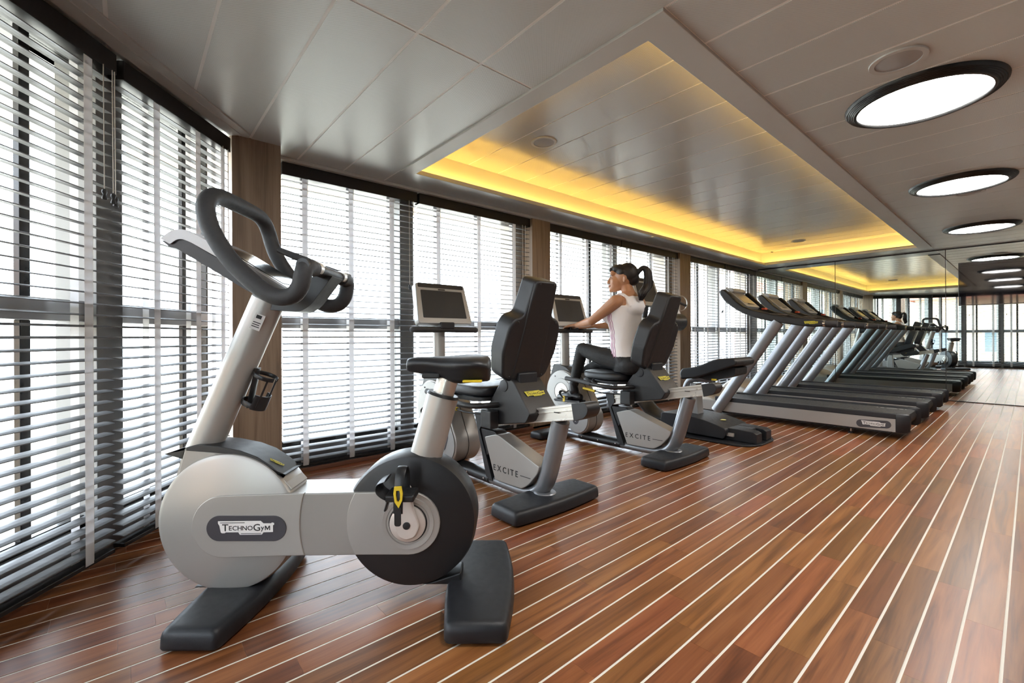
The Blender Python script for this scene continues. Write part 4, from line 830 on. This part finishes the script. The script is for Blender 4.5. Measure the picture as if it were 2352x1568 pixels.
# ================================================================== treadmills
def treadmill():
    FR = Frame((5.76, .72, 0), 0); t = tag(empty('treadmill', FR.loc, 0), 'nearest treadmill, its silver side with the maker badge in full view', 'treadmill', 'row of treadmills before the mirror'); P = FR.px; hw = .33
    C4 = lambda a, b, x=-hw: P(1560 + a / 4.2, 840 + b / 4.2, x); C9 = lambda a, b, x=-hw: P(1640 + a / 9.046, 640 + b / 9.046, x)
    for sx in (-1, 1):
        x0, x1 = sx * hw, sx * (hw - .045)
        pl = rpoly([(.108, .068), (.108, .190), (2.02, .190), (2.25, .165), (2.27, .12), (2.20, .078), (1.9, .072)], [.002, .002, .05, .04, .03, .04, .05])
        o = MB().prism(pl, min(x0, x1), max(x0, x1)).build('side_panel', 'silver_paint', t, bevel=.006)
        MB().box((min(sx * (hw + .004), sx * .268), .10, .188), (max(sx * (hw + .004), sx * .268), 1.80, .240)).build('foot_rail', 'charcoal_plastic', t, bevel=.010)
        ec = []
        for z, ins in ((.062, .03), (.085, .006), (.16, 0), (.205, .0), (.232, .008), (.243, .028)):
            ec.append([(sx * a, c, z) for a, c in ((.262 + ins * .3, .106), (.262 + ins * .3, .05 + ins), (.270 + ins * .3, .02 + ins), (.290, .003 + ins), (.315 - ins * .5, .010 + ins), (.334 - ins * .6, .045 + ins), (.336 - ins * .4, .106))])
        MB().rings(ec).build('end_cap', 'charcoal_plastic', t, ang=40)
        ft = MB().tube([(sx * .26, .462, .012), (sx * .26, .462, .075)], .008, 10).build('levelling_foot', 'chrome', t); MB().lathe([(.026, 0), (.026, .006), (.012, .014)], 20, (sx * .26, .462, 0)).build('foot_pad', 'black_plastic', ft)
        if sx < 0:
            g0, g1 = C4(1752, 552), C4(1998, 566); rg = .036
            bd = MB().prism(stadium(g1, g0, rg, rg, 14), -hw - .003, -hw + .002).build('badge', 'badge_grey', o, bevel=.001); logo(bd, nearside(-hw - .003, (g0[0] + g1[0]) / 2, (g0[1] + g1[1]) / 2), .185, 'decal_white', 'decal_black')
        # upright
        A, B = Vector((sx * .352, 1.775, .07)), Vector((sx * .352, 1.09, 1.13)); MB().tube([A, B], [(.064, .042)] * 2, 28, up=(0, 1, 0)).build('upright', 'silver_tube', t)
        # arm
        ar = [C9(*q) for q in ((2335, 900), (2300, 985), (2150, 1000), (1900, 988), (1500, 935), (1200, 882), (900, 815), (640, 722), (410, 592), (235, 445), (165, 330), (160, 245), (230, 215), (330, 300), (470, 450), (640, 575), (820, 650), (1000, 690), (1250, 745), (1500, 785), (1900, 818), (2270, 850))]
        am = MB().prism(ar, sx * .352 - .034, sx * .352 + .034).build('arm', 'black_plastic', t, bevel=.014, seg=3)
        q0 = C9(2330, 930); MB().tube([(sx * .352, q0[0] + .02, q0[1]), (sx * .352, q0[0] - .002, q0[1])], .036, 20).build('arm_ring', 'chrome', am)
        MB().tube([(sx * .352, q0[0] + .02, q0[1]), (sx * .352, q0[0] - .10, q0[1] - .004)], [.034, .030], 20).build('hand_grip', 'grip_rubber', am)
        if sx < 0:
            g = C9(2050, 912); logo(am, nearside(-.3865, g[0], g[1]), .125, 'decal_yellow', 'decal_black', 'sticker')
    MB().box((-.262, .12, .10), (.262, 1.85, .216)).build('deck', 'black_plastic', t, smooth=False)
    bl = [(.05, .12), (.035, .15), (.033, .175), (.045, .212), (.075, .224), (1.80, .224), (1.80, .218), (.08, .218)]
    MB().prism(bl, -.260, .260).build('belt', 'belt_rubber', t, smooth=True)
    for y0, y1 in ((.10, .112), (.125, .155), (.175, .255), (.275, .305), (.325, .335)): MB().box((.170, y0, .2241), (.180, y1, .2244)).build('belt_mark', 'decal_white', t, smooth=False)
    MB().box((-.30, .15, .05), (.30, 2.15, .10)).build('underframe', 'black_plastic', t, smooth=False)
    for sx in (-1, 1): MB().tube([(sx * .20, 2.08, .045), (sx * .28, 2.08, .045)], .045, 20).build('wheel', 'black_plastic', t)
    # motor hood
    rings = []
    for y, z, k in ((1.76, .216, .99), (1.83, .262, .99), (1.92, .315, .98), (2.02, .348, .96), (2.12, .352, .93), (2.21, .325, .88), (2.27, .26, .82), (2.285, .19, .80)):
        rings.append([(k * .325 * sin(a), y, .185 + (z - .185) * max(0, cos(a)) ** .5) for a in [-pi / 2 + pi * i / 18 for i in range(19)]] + [(k * .325, y, .10), (-k * .325, y, .10)])
    MB().rings(rings).build('motor_hood', 'silver_warm', t, ang=50)
    # dashboard between the arms and display
    db = [C9(*q, -.2) for q in ((250, 250), (420, 470), (620, 610), (860, 700), (1250, 770), (1250, 800), (830, 770), (560, 660), (330, 500), (215, 350), (190, 270))]
    dsh = MB().prism(db, -.32, .32).build('dashboard', 'dark_grey_plastic', t, bevel=.008)
    top = rpoly([C9(*q, -.2) for q in ((175, 235), (215, 190), (330, 180), (400, 250), (330, 300), (260, 250))], .02); MB().prism(top, -.17, .19).build('console_back', 'pale_silver', t, bevel=.01)
    n0 = Vector(C9(352, 215, 0)); n1 = Vector(C9(800, 585, 0)); u = (n0 - n1); ln = u.length; u.normalize(); nn = Vector((-u.y, u.x)); nn = nn if nn.y > 0 else -nn
    T = lambda a, c, tt: (a, n1.x + u.x * c + nn.x * tt, n1.y + u.y * c + nn.y * tt)
    ds = MB().prism(rpoly([(-.195, -.01), (.195, -.01), (.175, ln), (-.175, ln)], .02), -.035, .012, T).build('display', 'pale_silver', t, bevel=.006)
    MB().prism(rpoly([(-.150, .055), (.150, .055), (.138, ln - .055), (-.138, ln - .055)], .006), .0115, .0140, T).build('screen', 'display_tan', ds, bevel=.001)
    MB().prism(rpoly([(-.10, .03), (.10, .03), (.06, .055), (-.06, .055)], .006), .012, .0135, T).build('button_strip', 'black_plastic', ds, smooth=False)
    e = C9(960, 640, -.1); MB().box((-.04, e[0] - .03, e[1] + .0), (.04, e[0] + .01, e[1] + .022)).build('stop_button', 'red_plastic', t, bevel=.005)
    e = C9(1190, 745, -.1); MB().box((-.28, e[0] - .05, e[1] + .0), (.28, e[0] + .14, e[1] + .008)).build('tray', 'tray_tan', t, bevel=.004)
    return t
noise_rough(mat('silver_warm', (.42, .37, .31), .34, .35), 12, .3, .42); noise_rough(mat('display_tan', (.30, .25, .18), .16), 6, .12, .2); noise_rough(mat('tray_tan', (.16, .11, .08), .4), 10, .35, .45)
tm1 = treadmill()
for x, l in ((5.76 + 1.15, 'middle treadmill of the row of three'), (5.76 + 2.31, 'farthest treadmill of the row, right beside the mirror')):
    o = copy_tree(tm1); o.location = (x, .72, 0); o['label'] = l

# ================================================================== arm ergometer
def arm_ergometer():
    FR = Frame((4.37, 1.55, 0), 0); t = tag(empty('arm_ergometer', FR.loc, 0), 'black arm-crank exercise machine with low padded seat, between the recumbent bikes and treadmills', 'exercise machine'); P = FR.px
    C = lambda a, b, x=0.0: P(1480 + a / 3.92, 640 + b / 3.92, x)
    pl = [(-.32, .16), (-.27, .06), (-.15, .0), (.15, .0), (.27, .06), (.32, .16), (.32, 1.35), (-.32, 1.35)]
    MB().prism(rpoly(pl, .04), .002, .016, lambda a, c, tt: (a, c, tt)).build('base_plate', 'charcoal_plastic', t, bevel=.005)
    b = MB(); b.prism([(.03, .016), (.03, .10), (.06, .118), (.22, .125), (.55, .125), (.55, .016)], -.17, -.05); b.prism([(.03, .016), (.03, .10), (.06, .118), (.22, .125), (.55, .125), (.55, .016)], .05, .17); b.prism([(.10, .05), (.12, .122), (.55, .125), (.55, .05)], -.05, .05)
    b.build('rear_block', 'charcoal_plastic', t, bevel=.006)
    for sx in (-1, 1): MB().box((sx * .185 - .012, .22, .055), (sx * .185 + .012, 1.30, .085)).build('slide_rail', 'pale_alloy', t, bevel=.002)
    hs = rpoly([(.30, .03), (.265, .075), (.275, .125), (.36, .150), (.50, .185), (.70, .205), (.92, .20), (.94, .04)], [.01, .02, .02, .03, .08, .08, .02, .01])
    ho = MB().prism(hs, -.235, .235).build('slide_housing', 'charcoal_plastic', t, bevel=.016, seg=3)
    MB().lathe([(.03, 0), (.03, .0015), (0, .002)], 24, (0, .40, .163)).build('sticker', 'decal_yellow', ho)
    # seat post, tube and seat
    MB().prism([(.62, .19), (.74, .19), (.735, .36), (.70, .50), (.64, .50)], -.06, .06).build('seat_post', 'pale_silver', t, bevel=.006)
    MB().tube(spline([(0, .78, .36), (0, .775, .44), (0, .745, .505), (0, .68, .54), (0, .50, .55)], 6), .034, 20, up=(1, 0, 0)).build('seat_arm', 'silver_tube', t)
    sp = rpoly([C(*q) for q in ((405, 838), (418, 892), (540, 884), (910, 772), (918, 735), (885, 706), (725, 714), (560, 782), (425, 800))], [.02, .02, .03, .02, .02, .03, .06, .06, .02])
    MB().prism(sp, -.205, .205).build('seat', 'upholstery', t, bevel=.03, seg=4)
    su = rpoly([C(*q) for q in ((540, 880), (620, 906), (700, 905), (872, 862), (872, 790), (740, 810))], .02); MB().prism(su, -.13, .13).build('seat_underside', 'black_plastic', t, bevel=.02, seg=3)
    yl = C(690, 905); MB().box((-.14, yl[0] - .02, yl[1] - .004), (-.10, yl[0] + .03, yl[1] + .014)).build('lever', 'yellow_plastic', t, bevel=.003)
    # curved main beam rising to the column
    pth = spline([(0, .85, .10), (0, 1.05, .11), (0, 1.18, .17), (0, 1.30, .30), (0, 1.37, .48), (0, 1.38, .70)], 7); MB().tube(pth, [(.045, .135)] * len(pth), 20, up=(0, 0, 1)).build('main_beam', 'dark_grey_plastic', t)
    MB().tube([(0, 1.385, .64), (0, 1.25, 1.18)], .05, 24, up=(1, 0, 0)).build('column', 'silver_paint', t)
    hd = C(285, 390); hy, hz = hd
    MB().lathe([(.03, -.11), (.082, -.11), (.09, -.10), (.09, .13), (.082, .14), (.03, .14)], 36, (-.06, hy, hz), 'x').build('crank_head', 'black_plastic', t)
    MB().tube([(.03, 1.27, 1.10), (.03, hy, hz)], [(.06, .05)] * 2, 16).build('head_arm', 'dark_grey_plastic', t)
    yl = C(330, 437, .06); MB().box((.04, yl[0] - .03, yl[1] - .014), (.095, yl[0] + .02, yl[1] + .016)).build('lever', 'yellow_plastic', t, bevel=.004)
    for sx, x, e in ((-1, -.195, (C(238, 580, -.20))), (1, .105, (C(268, 218, .11)))):
        MB().lathe([(.078, x - sx * .024), (.078, x - sx * .012), (.03, x - sx * .008), (0, x - sx * .008)], 30, (0, hy, hz), 'x').build('crank_disc', 'decal_white', t)
        MB().tube([(x, hy, hz), (x, (hy + e[0]) / 2, (hz + e[1]) / 2), (x, e[0], e[1])], [(.034, .012), (.027, .012), (.024, .010)], 14, up=(0, 1, 0)).build('crank_arm', 'decal_white', t)
        h = MB().tube([(x - sx * .012, e[0], e[1]), (x + sx * .12, e[0], e[1])], .012, 12).build('handle_pin', 'chrome', t)
        MB().tube([(x - sx * .016, e[0], e[1]), (x + sx * .026, e[0], e[1])], .030, 16).build('hub', 'black_plastic', h)
        cx_ = x + sx * .105; cyr = e[0] - .02; ring = [(cx_ + .060 * cos(a_), cyr - .045 * cos(a_), e[1] + .082 * sin(a_)) for a_ in [2 * pi * i / 28 for i in range(29)]]
        MB().tube(ring, [(.016, .005)] * 29, 10, up=(1, 1, 0)).build('ring_grip', 'silver_warm', h)
        MB().tube([(cx_ - .050, cyr + .036, e[1] + .025), (cx_ + .050, cyr - .036, e[1] - .025)], .014, 12).build('grip_bar', 'grip_rubber', h)
    tl = radians(16); Md = Matrix.Translation((0, 1.20, 1.31)) @ Matrix.Rotation(-tl, 4, 'X'); T = lambda a, c, tt: tuple(Md @ Vector((a, tt, c)))
    MB().tube([(0, 1.27, 1.12), (0, 1.24, 1.34)], .03, 16, up=(1, 0, 0)).build('console_neck', 'charcoal_plastic', t)
    cn = MB().prism(rpoly([(-.225, 0), (.225, 0), (.235, .02), (.215, .315), (-.215, .315), (-.235, .02)], .018), -.012, .05, T).build('console', 'pale_silver', t, bevel=.007)
    MB().prism(rpoly([(-.200, .282), (.200, .282), (.198, .318), (-.198, .318)], .01), -.0155, .052, T).build('console_hood', 'dark_grey_plastic', cn, bevel=.004)
    MB().prism(rpoly([(-.190, .045), (.190, .045), (.182, .262), (-.182, .262)], .008), -.0145, -.010, T).build('screen', 'display_grey', cn, bevel=.001)
arm_ergometer()
# ================================================================== the woman on the second recumbent bike
def skin_mats():
    m = noise_rough(mat('skin', (.44, .215, .112), .5, 0, Subsurface_Weight=.12), 40, .42, .54, .08, 600); p = nodes(m)[2]; p.inputs['Subsurface Radius'].default_value = (.02, .008, .004)
    noise_rough(mat('white_jersey', (.86, .83, .83), .8), 60, .75, .85, .5, 60); noise_rough(mat('pink_stripe', (.50, .20, .36), .7), 60, .65, .75)
    noise_rough(mat('black_jersey', (.010, .010, .011), .7), 60, .62, .78, .4, 45); noise_rough(mat('shoe_black', (.014, .014, .016), .35), 60, .28, .42); noise_rough(mat('lip', (.36, .12, .09), .45), 30, .4, .5)
    m = mat('dark_hair', (.009, .006, .0055), .55); N, K, p = nodes(m); tc = N.new('ShaderNodeTexCoord'); mp = N.new('ShaderNodeMapping'); mp.inputs['Scale'].default_value = (220, 60, 30); K.new(tc.outputs['Object'], mp.inputs[0]); t = N.new('ShaderNodeTexNoise'); t.inputs['Scale'].default_value = 1; K.new(mp.outputs[0], t.inputs['Vector'])
    b = N.new('ShaderNodeBump'); b.inputs['Strength'].default_value = .6; b.inputs['Distance'].default_value = .003; K.new(t.outputs['Fac'], b.inputs['Height']); K.new(b.outputs['Normal'], p.inputs['Normal'])
skin_mats()
def cap(b, p0, r0, p1, r1, n=16, k=5):
    """tapered limb piece with round ends"""
    P0, P1 = Vector(p0), Vector(p1); d = (P1 - P0).normalized(); pts = []; rr = []
    for i in range(k): a = pi / 2 * (1 - i / k); pts.append(P0 - d * (r0 * sin(a))); rr.append(max(r0 * cos(a), r0 * .08))
    pts.append(P0); rr.append(r0); pts.append(P1); rr.append(r1)
    for i in range(1, k + 1): a = pi / 2 * i / k; pts.append(P1 + d * (r1 * sin(a))); rr.append(max(r1 * cos(a), r1 * .08))
    b.tube(pts, rr, n)
def limb(b, pts, rs):
    for i in range(len(pts) - 1): cap(b, pts[i], rs[i], pts[i + 1], rs[i + 1])
def blob(name, b, vox, it, m, parent):
    me = b.mesh(name); o = bpy.data.objects.new('tmp', me); COL.objects.link(o); r = o.modifiers.new('r', 'REMESH'); r.mode = 'VOXEL'; r.voxel_size = vox
    s = o.modifiers.new('s', 'SMOOTH'); s.factor = .5; s.iterations = it; bpy.context.view_layer.update()
    me2 = bpy.data.meshes.new_from_object(o.evaluated_get(bpy.context.evaluated_depsgraph_get())); bpy.data.objects.remove(o); me2.name = name; me2.materials.clear(); me2.materials.append(MATS[m]); me2.shade_smooth()
    q = bpy.data.objects.new(name, me2); COL.objects.link(q); q.parent = parent; return q
def person():
    O = Vector((3.24, 2.20, 0)); t = tag(empty('person', (3.24, 2.20, 0)), 'woman in white sleeveless top and black leggings pedalling a recumbent bike, hair in a ponytail', 'person')
    V = lambda x, y, z: (x, y - 2.20, z)         # x from the body's middle, y and z as in the room
    SEC = [(.675, 2.20, .135, .165), (.72, 2.20, .15, .180), (.80, 2.225, .138, .176), (.88, 2.255, .118, .152), (.96, 2.27, .108, .136), (1.04, 2.275, .113, .140), (1.11, 2.285, .128, .150), (1.17, 2.285, .130, .158), (1.23, 2.262, .112, .162), (1.28, 2.245, .085, .150), (1.32, 2.236, .062, .105), (1.35, 2.235, .05, .06)]
    def torso(b, z0, z1, g):
        rs = [s for s in SEC if z0 - 1e-6 <= s[0] <= z1 + 1e-6]
        b.rings([[V((hw + g) * (abs(cos(a)) ** .85) * (1 if cos(a) > 0 else -1), cy + (hd + g) * sin(a), z) for a in [2 * pi * i / 32 for i in range(32)]] for z, cy, hd, hw in rs])
    b = MB(); torso(b, .72, 1.35, 0)
    for sx in (-1, 1): b.ball(V(sx * .07, 2.385, 1.15), (.06, .055, .062))
    limb(b, [V(0, 2.225, 1.30), V(0, 2.262, 1.40)], [.060, .050])
    # head, turned a little to her left
    W_ = V; ha = radians(27); hc, hs_ = cos(ha), sin(ha)
    def V(x, y, z):
        if z < 1.36: return W_(x, y, z)
        dx, dy = x, y - 2.262; return W_(dx * hc - dy * hs_, 2.262 + dx * hs_ + dy * hc, z)
    HB = MB()
    b, BODY = HB, b
    b.ball(V(0, 2.285, 1.492), (.074, .098, .100), 24, 16); b.ball(V(0, 2.335, 1.440), (.061, .064, .078), 20, 14); b.ball(V(0, 2.360, 1.392), (.043, .045, .036), 16, 12); b.ball(V(0, 2.388, 1.374), (.022, .018, .017), 12, 10)
    b.ball(V(0, 2.354, 1.520), (.056, .036, .040), 16, 12)
    cap(b, V(0, 2.390, 1.482), .011, V(0, 2.411, 1.446), .013, 10, 3); b.ball(V(0, 2.4135, 1.440), (.0125, .0125, .0105), 10, 8)
    for sx in (-1, 1): b.ball(V(sx * .010, 2.404, 1.435), (.009, .011, .008), 8, 6)
    b.ball(V(0, 2.403, 1.412), (.018, .010, .007), 10, 8); b.ball(V(0, 2.400, 1.400), (.017, .010, .007), 10, 8)
    for sx in (-1, 1):
        b.ball(V(sx * .036, 2.355, 1.440), (.026, .026, .034), 12, 8)
        b.ball(V(sx * .078, 2.262, 1.462), (.008, .016, .027), 12, 10); b.ball(V(sx * .077, 2.268, 1.438), (.007, .010, .011), 10, 8)
    b = BODY; b.add(HB.v, HB.f); HV = V; V = W_
    # arms and hands
    BY, BZ, R = 2.875, 1.028, .021
    for sx, sh, el, wr, hx in ((-1, (-.168, 2.245, 1.262), (-.215, 2.468, 1.104), (-.125, 2.700, 1.078), -.075), (1, (.168, 2.245, 1.262), (.255, 2.500, 1.085), (.165, 2.705, 1.074), .120)):
        limb(b, [V(*sh), V(*[(sh[i] + el[i]) / 2 for i in range(3)]), V(*el)], [.056, .046, .038]); m = [el[i] + (wr[i] - el[i]) * .3 for i in range(3)]
        limb(b, [V(*el), V(*m), V(*wr)], [.038, .038, .0245])
        kn = (hx, BY - .045, BZ + .050)
        for k in range(4):
            ox = (k - 1.5) * .0195; bk = (hx + ox * .72 + (wr[0] - hx) * .55, wr[1] + .030, wr[2] + .002); K1 = (hx + ox, BY - .040 + (-.004 if k in (0, 3) else 0), BZ + .046)
            limb(b, [V(*wr), V(*bk), V(*K1)], [.020, .0145, .0112])
            ln = (.9, 1.0, .97, .8)[k] if sx > 0 else (.8, .97, 1.0, .9)[k]
            limb(b, [V(*K1), V(K1[0], BY + .004, BZ + R + .013), V(K1[0] - .001, BY + .030 * ln, BZ + .012), V(K1[0] - .001, BY + .028 * ln, BZ - .014 * ln)], [.0098, .0090, .0082, .0070])
        ix = hx - sx * .036; limb(b, [V((wr[0] + hx) / 2 - sx * .01, wr[1] + .03, wr[2] - .004), V(ix, BY - .046, BZ + .030), V(ix - sx * .012, BY - .022, BZ + .030), V(ix - sx * .024, BY + .002, BZ + .028)], [.016, .0115, .0095, .0080])
    blob('body', b, .0042, 5, 'skin', t)
    # top
    b = MB(); torso(b, .80, 1.23, .007)
    for sx in (-1, 1):
        b.ball(V(sx * .068, 2.388, 1.15), (.066, .062, .068))
        pth = spline([V(sx * .085, 2.355, 1.20), V(sx * .092, 2.325, 1.27), V(sx * .088, 2.262, 1.328), V(sx * .085, 2.195, 1.300), V(sx * .08, 2.150, 1.22)], 6); b.tube(pth, [(.012, .040)] * len(pth), 14, up=(0, 1, .3))
    b.ball(V(0, 2.175, 1.215), (.125, .045, .085)); b.ball(V(0, 2.335, 1.20), (.10, .06, .05)); b.ball(V(0, 2.182, 1.262), (.120, .040, .052)); b.ball(V(0, 2.195, 1.300), (.085, .030, .024))
    tp = blob('tank_top', b, .006, 14, 'white_jersey', t)
    for k in range(3):
        th = radians(6 + 9 * k); pts = []
        for z, cy, hd, hw in [s for s in SEC if .795 <= s[0] <= 1.17]:
            pts.append(V(-(hw + .0085) * cos(th) ** .85, cy + (hd + .0085) * sin(th), z))
        q = spline(pts, 5); q = [Vector((p.x, p.y + .003 * sin(i * 1.3), p.z)) for i, p in enumerate(q)]; MB().tube(q, [(.0030, .0016)] * len(q), 8, up=(0, 1, 0)).build('side_stripe', 'pink_stripe', tp)
    # leggings
    b = MB(); torso(b, .675, .88, .004)
    hipz = .755
    b.ball(V(-.09, 2.17, .735), (.10, .12, .085)); b.ball(V(.09, 2.17, .735), (.10, .12, .085))
    limb(b, [V(-.085, 2.21, .752), V(-.115, 2.42, .800), V(-.130, 2.640, .860)], [.092, .080, .060]); limb(b, [V(-.130, 2.645, .858), V(-.135, 2.685, .72), V(-.138, 2.735, .535)], [.058, .054, .040])
    limb(b, [V(.085, 2.21, .745), V(.11, 2.42, .740), V(.125, 2.63, .730)], [.092, .078, .058]); limb(b, [V(.125, 2.63, .728), V(.13, 2.80, .645), V(.132, 2.985, .545)], [.057, .054, .040])
    blob('leggings', b, .007, 4, 'black_jersey', t)
    # shoes
    for x, an, dz in ((-.140, (2.745, .505), 0), (.134, (3.01, .525), 0)):
        b = MB(); ay, az = an; limb(b, [V(x, ay, az + .02), V(x, ay - .01, az - .025)], [.043, .046])
        he, to = (ay - .075, az - .080), (ay + .165, az - .098); limb(b, [V(x, *he), V(x, ay + .03, az - .075), V(x, ay + .11, az - .092), V(x, *to)], [.036, .044, .042, .030])
        s = blob('shoe', b, .006, 3, 'shoe_black', t)
        d0 = rpoly([(he[0] - .04, he[1] - .025), (he[0] - .035, he[1] - .045), (to[0] + .03, to[1] - .040), (to[0] + .045, to[1] - .018)], .012)
        MB().prism([(y - 2.20, z) for y, z in d0], x - .044, x + .044).build('sole', 'dark_grey_plastic', s, bevel=.008)
        for k in range(3): MB().tube([V(x - .03, ay + .045 + .022 * k, az - .034 - .012 * k), V(x, ay + .04 + .022 * k, az - .022 - .012 * k), V(x + .03, ay + .045 + .022 * k, az - .034 - .012 * k)], .003, 6).build('lace', 'black_jersey', s)
    # hair
    V = HV
    b = MB(); b.ball(V(0, 2.252, 1.508), (.082, .094, .096), 24, 16); b.ball(V(0, 2.322, 1.550), (.070, .070, .044), 20, 12); b.ball(V(0, 2.366, 1.546), (.052, .034, .026), 16, 10); b.ball(V(0, 2.205, 1.465), (.066, .050, .062), 18, 12)
    for sx in (-1, 1): b.ball(V(sx * .058, 2.300, 1.522), (.022, .045, .034), 12, 10)
    limb(b, [V(0, 2.175, 1.515), V(0, 2.150, 1.530)], [.030, .020])
    hr = blob('hair', b, .005, 3, 'dark_hair', t)
    pth = spline([V(0, 2.160, 1.526), V(0, 2.125, 1.548), V(0, 2.092, 1.528), V(0, 2.083, 1.465), V(0, 2.090, 1.395), V(0, 2.105, 1.33), V(0, 2.118, 1.285)], 6)
    rs = [.015, .023, .029, .032, .035, .030, .010]; n = len(pth)
    rad = [(lambda f: rs[int(f)] + (rs[min(int(f) + 1, 6)] - rs[int(f)]) * (f - int(f)))(i * 6 / (n - 1)) for i in range(n)]
    pb = MB().tube(pth, rad, 20); r = random.Random(2)
    for k in range(46):
        a = r.uniform(0, 2 * pi); rr = r.uniform(.5, 1.05); i0 = r.randint(8, 20); q = []
        for i in range(i0, n): f = (i - i0) / max(1, n - 1 - i0); w = rad[i] * rr * (1 + .35 * f); q.append(Vector(pth[i]) + Vector((cos(a) * w, sin(a) * w, -.02 * f * r.uniform(.2, 1))))
        pb.tube(q, [.0045 * (1 - .8 * (j / len(q))) for j in range(len(q))], 5)
    pb.build('ponytail', 'dark_hair', hr)
    MB().tube([V(0, 2.164, 1.523), V(0, 2.150, 1.534)], .021, 14).build('hair_tie', 'black_plastic', hr)
    # face details
    for sx in (-1, 1):
        MB().ball(V(sx * .031, 2.3800, 1.4730), (.0115, .006, .0050), 12, 8).build('eye', 'decal_white', t); MB().ball(V(sx * .031, 2.3842, 1.4725), (.0055, .003, .0048), 10, 8).build('iris', 'decal_black', t)
        MB().tube([V(sx * .020, 2.388, 1.4765), V(sx * .031, 2.3875, 1.479), V(sx * .044, 2.378, 1.4755)], [.0022, .003, .0018], 6).build('eyelid', 'dark_hair', t)
        MB().tube(spline([V(sx * .014, 2.3935, 1.4935), V(sx * .031, 2.3885, 1.499), V(sx * .048, 2.374, 1.4945)], 4), [.0019] * 9, 6).build('eyebrow', 'dark_hair', t)
        MB().ball(V(sx * .084, 2.266, 1.434), .0035, 8, 6).build('earring', 'chrome', t)
    MB().tube(spline([V(-.022, 2.395, 1.406), V(0, 2.4085, 1.408), V(.022, 2.395, 1.406)], 5), [(.0052, .004)] * 11, 8).build('lips', 'lip', t)
person()
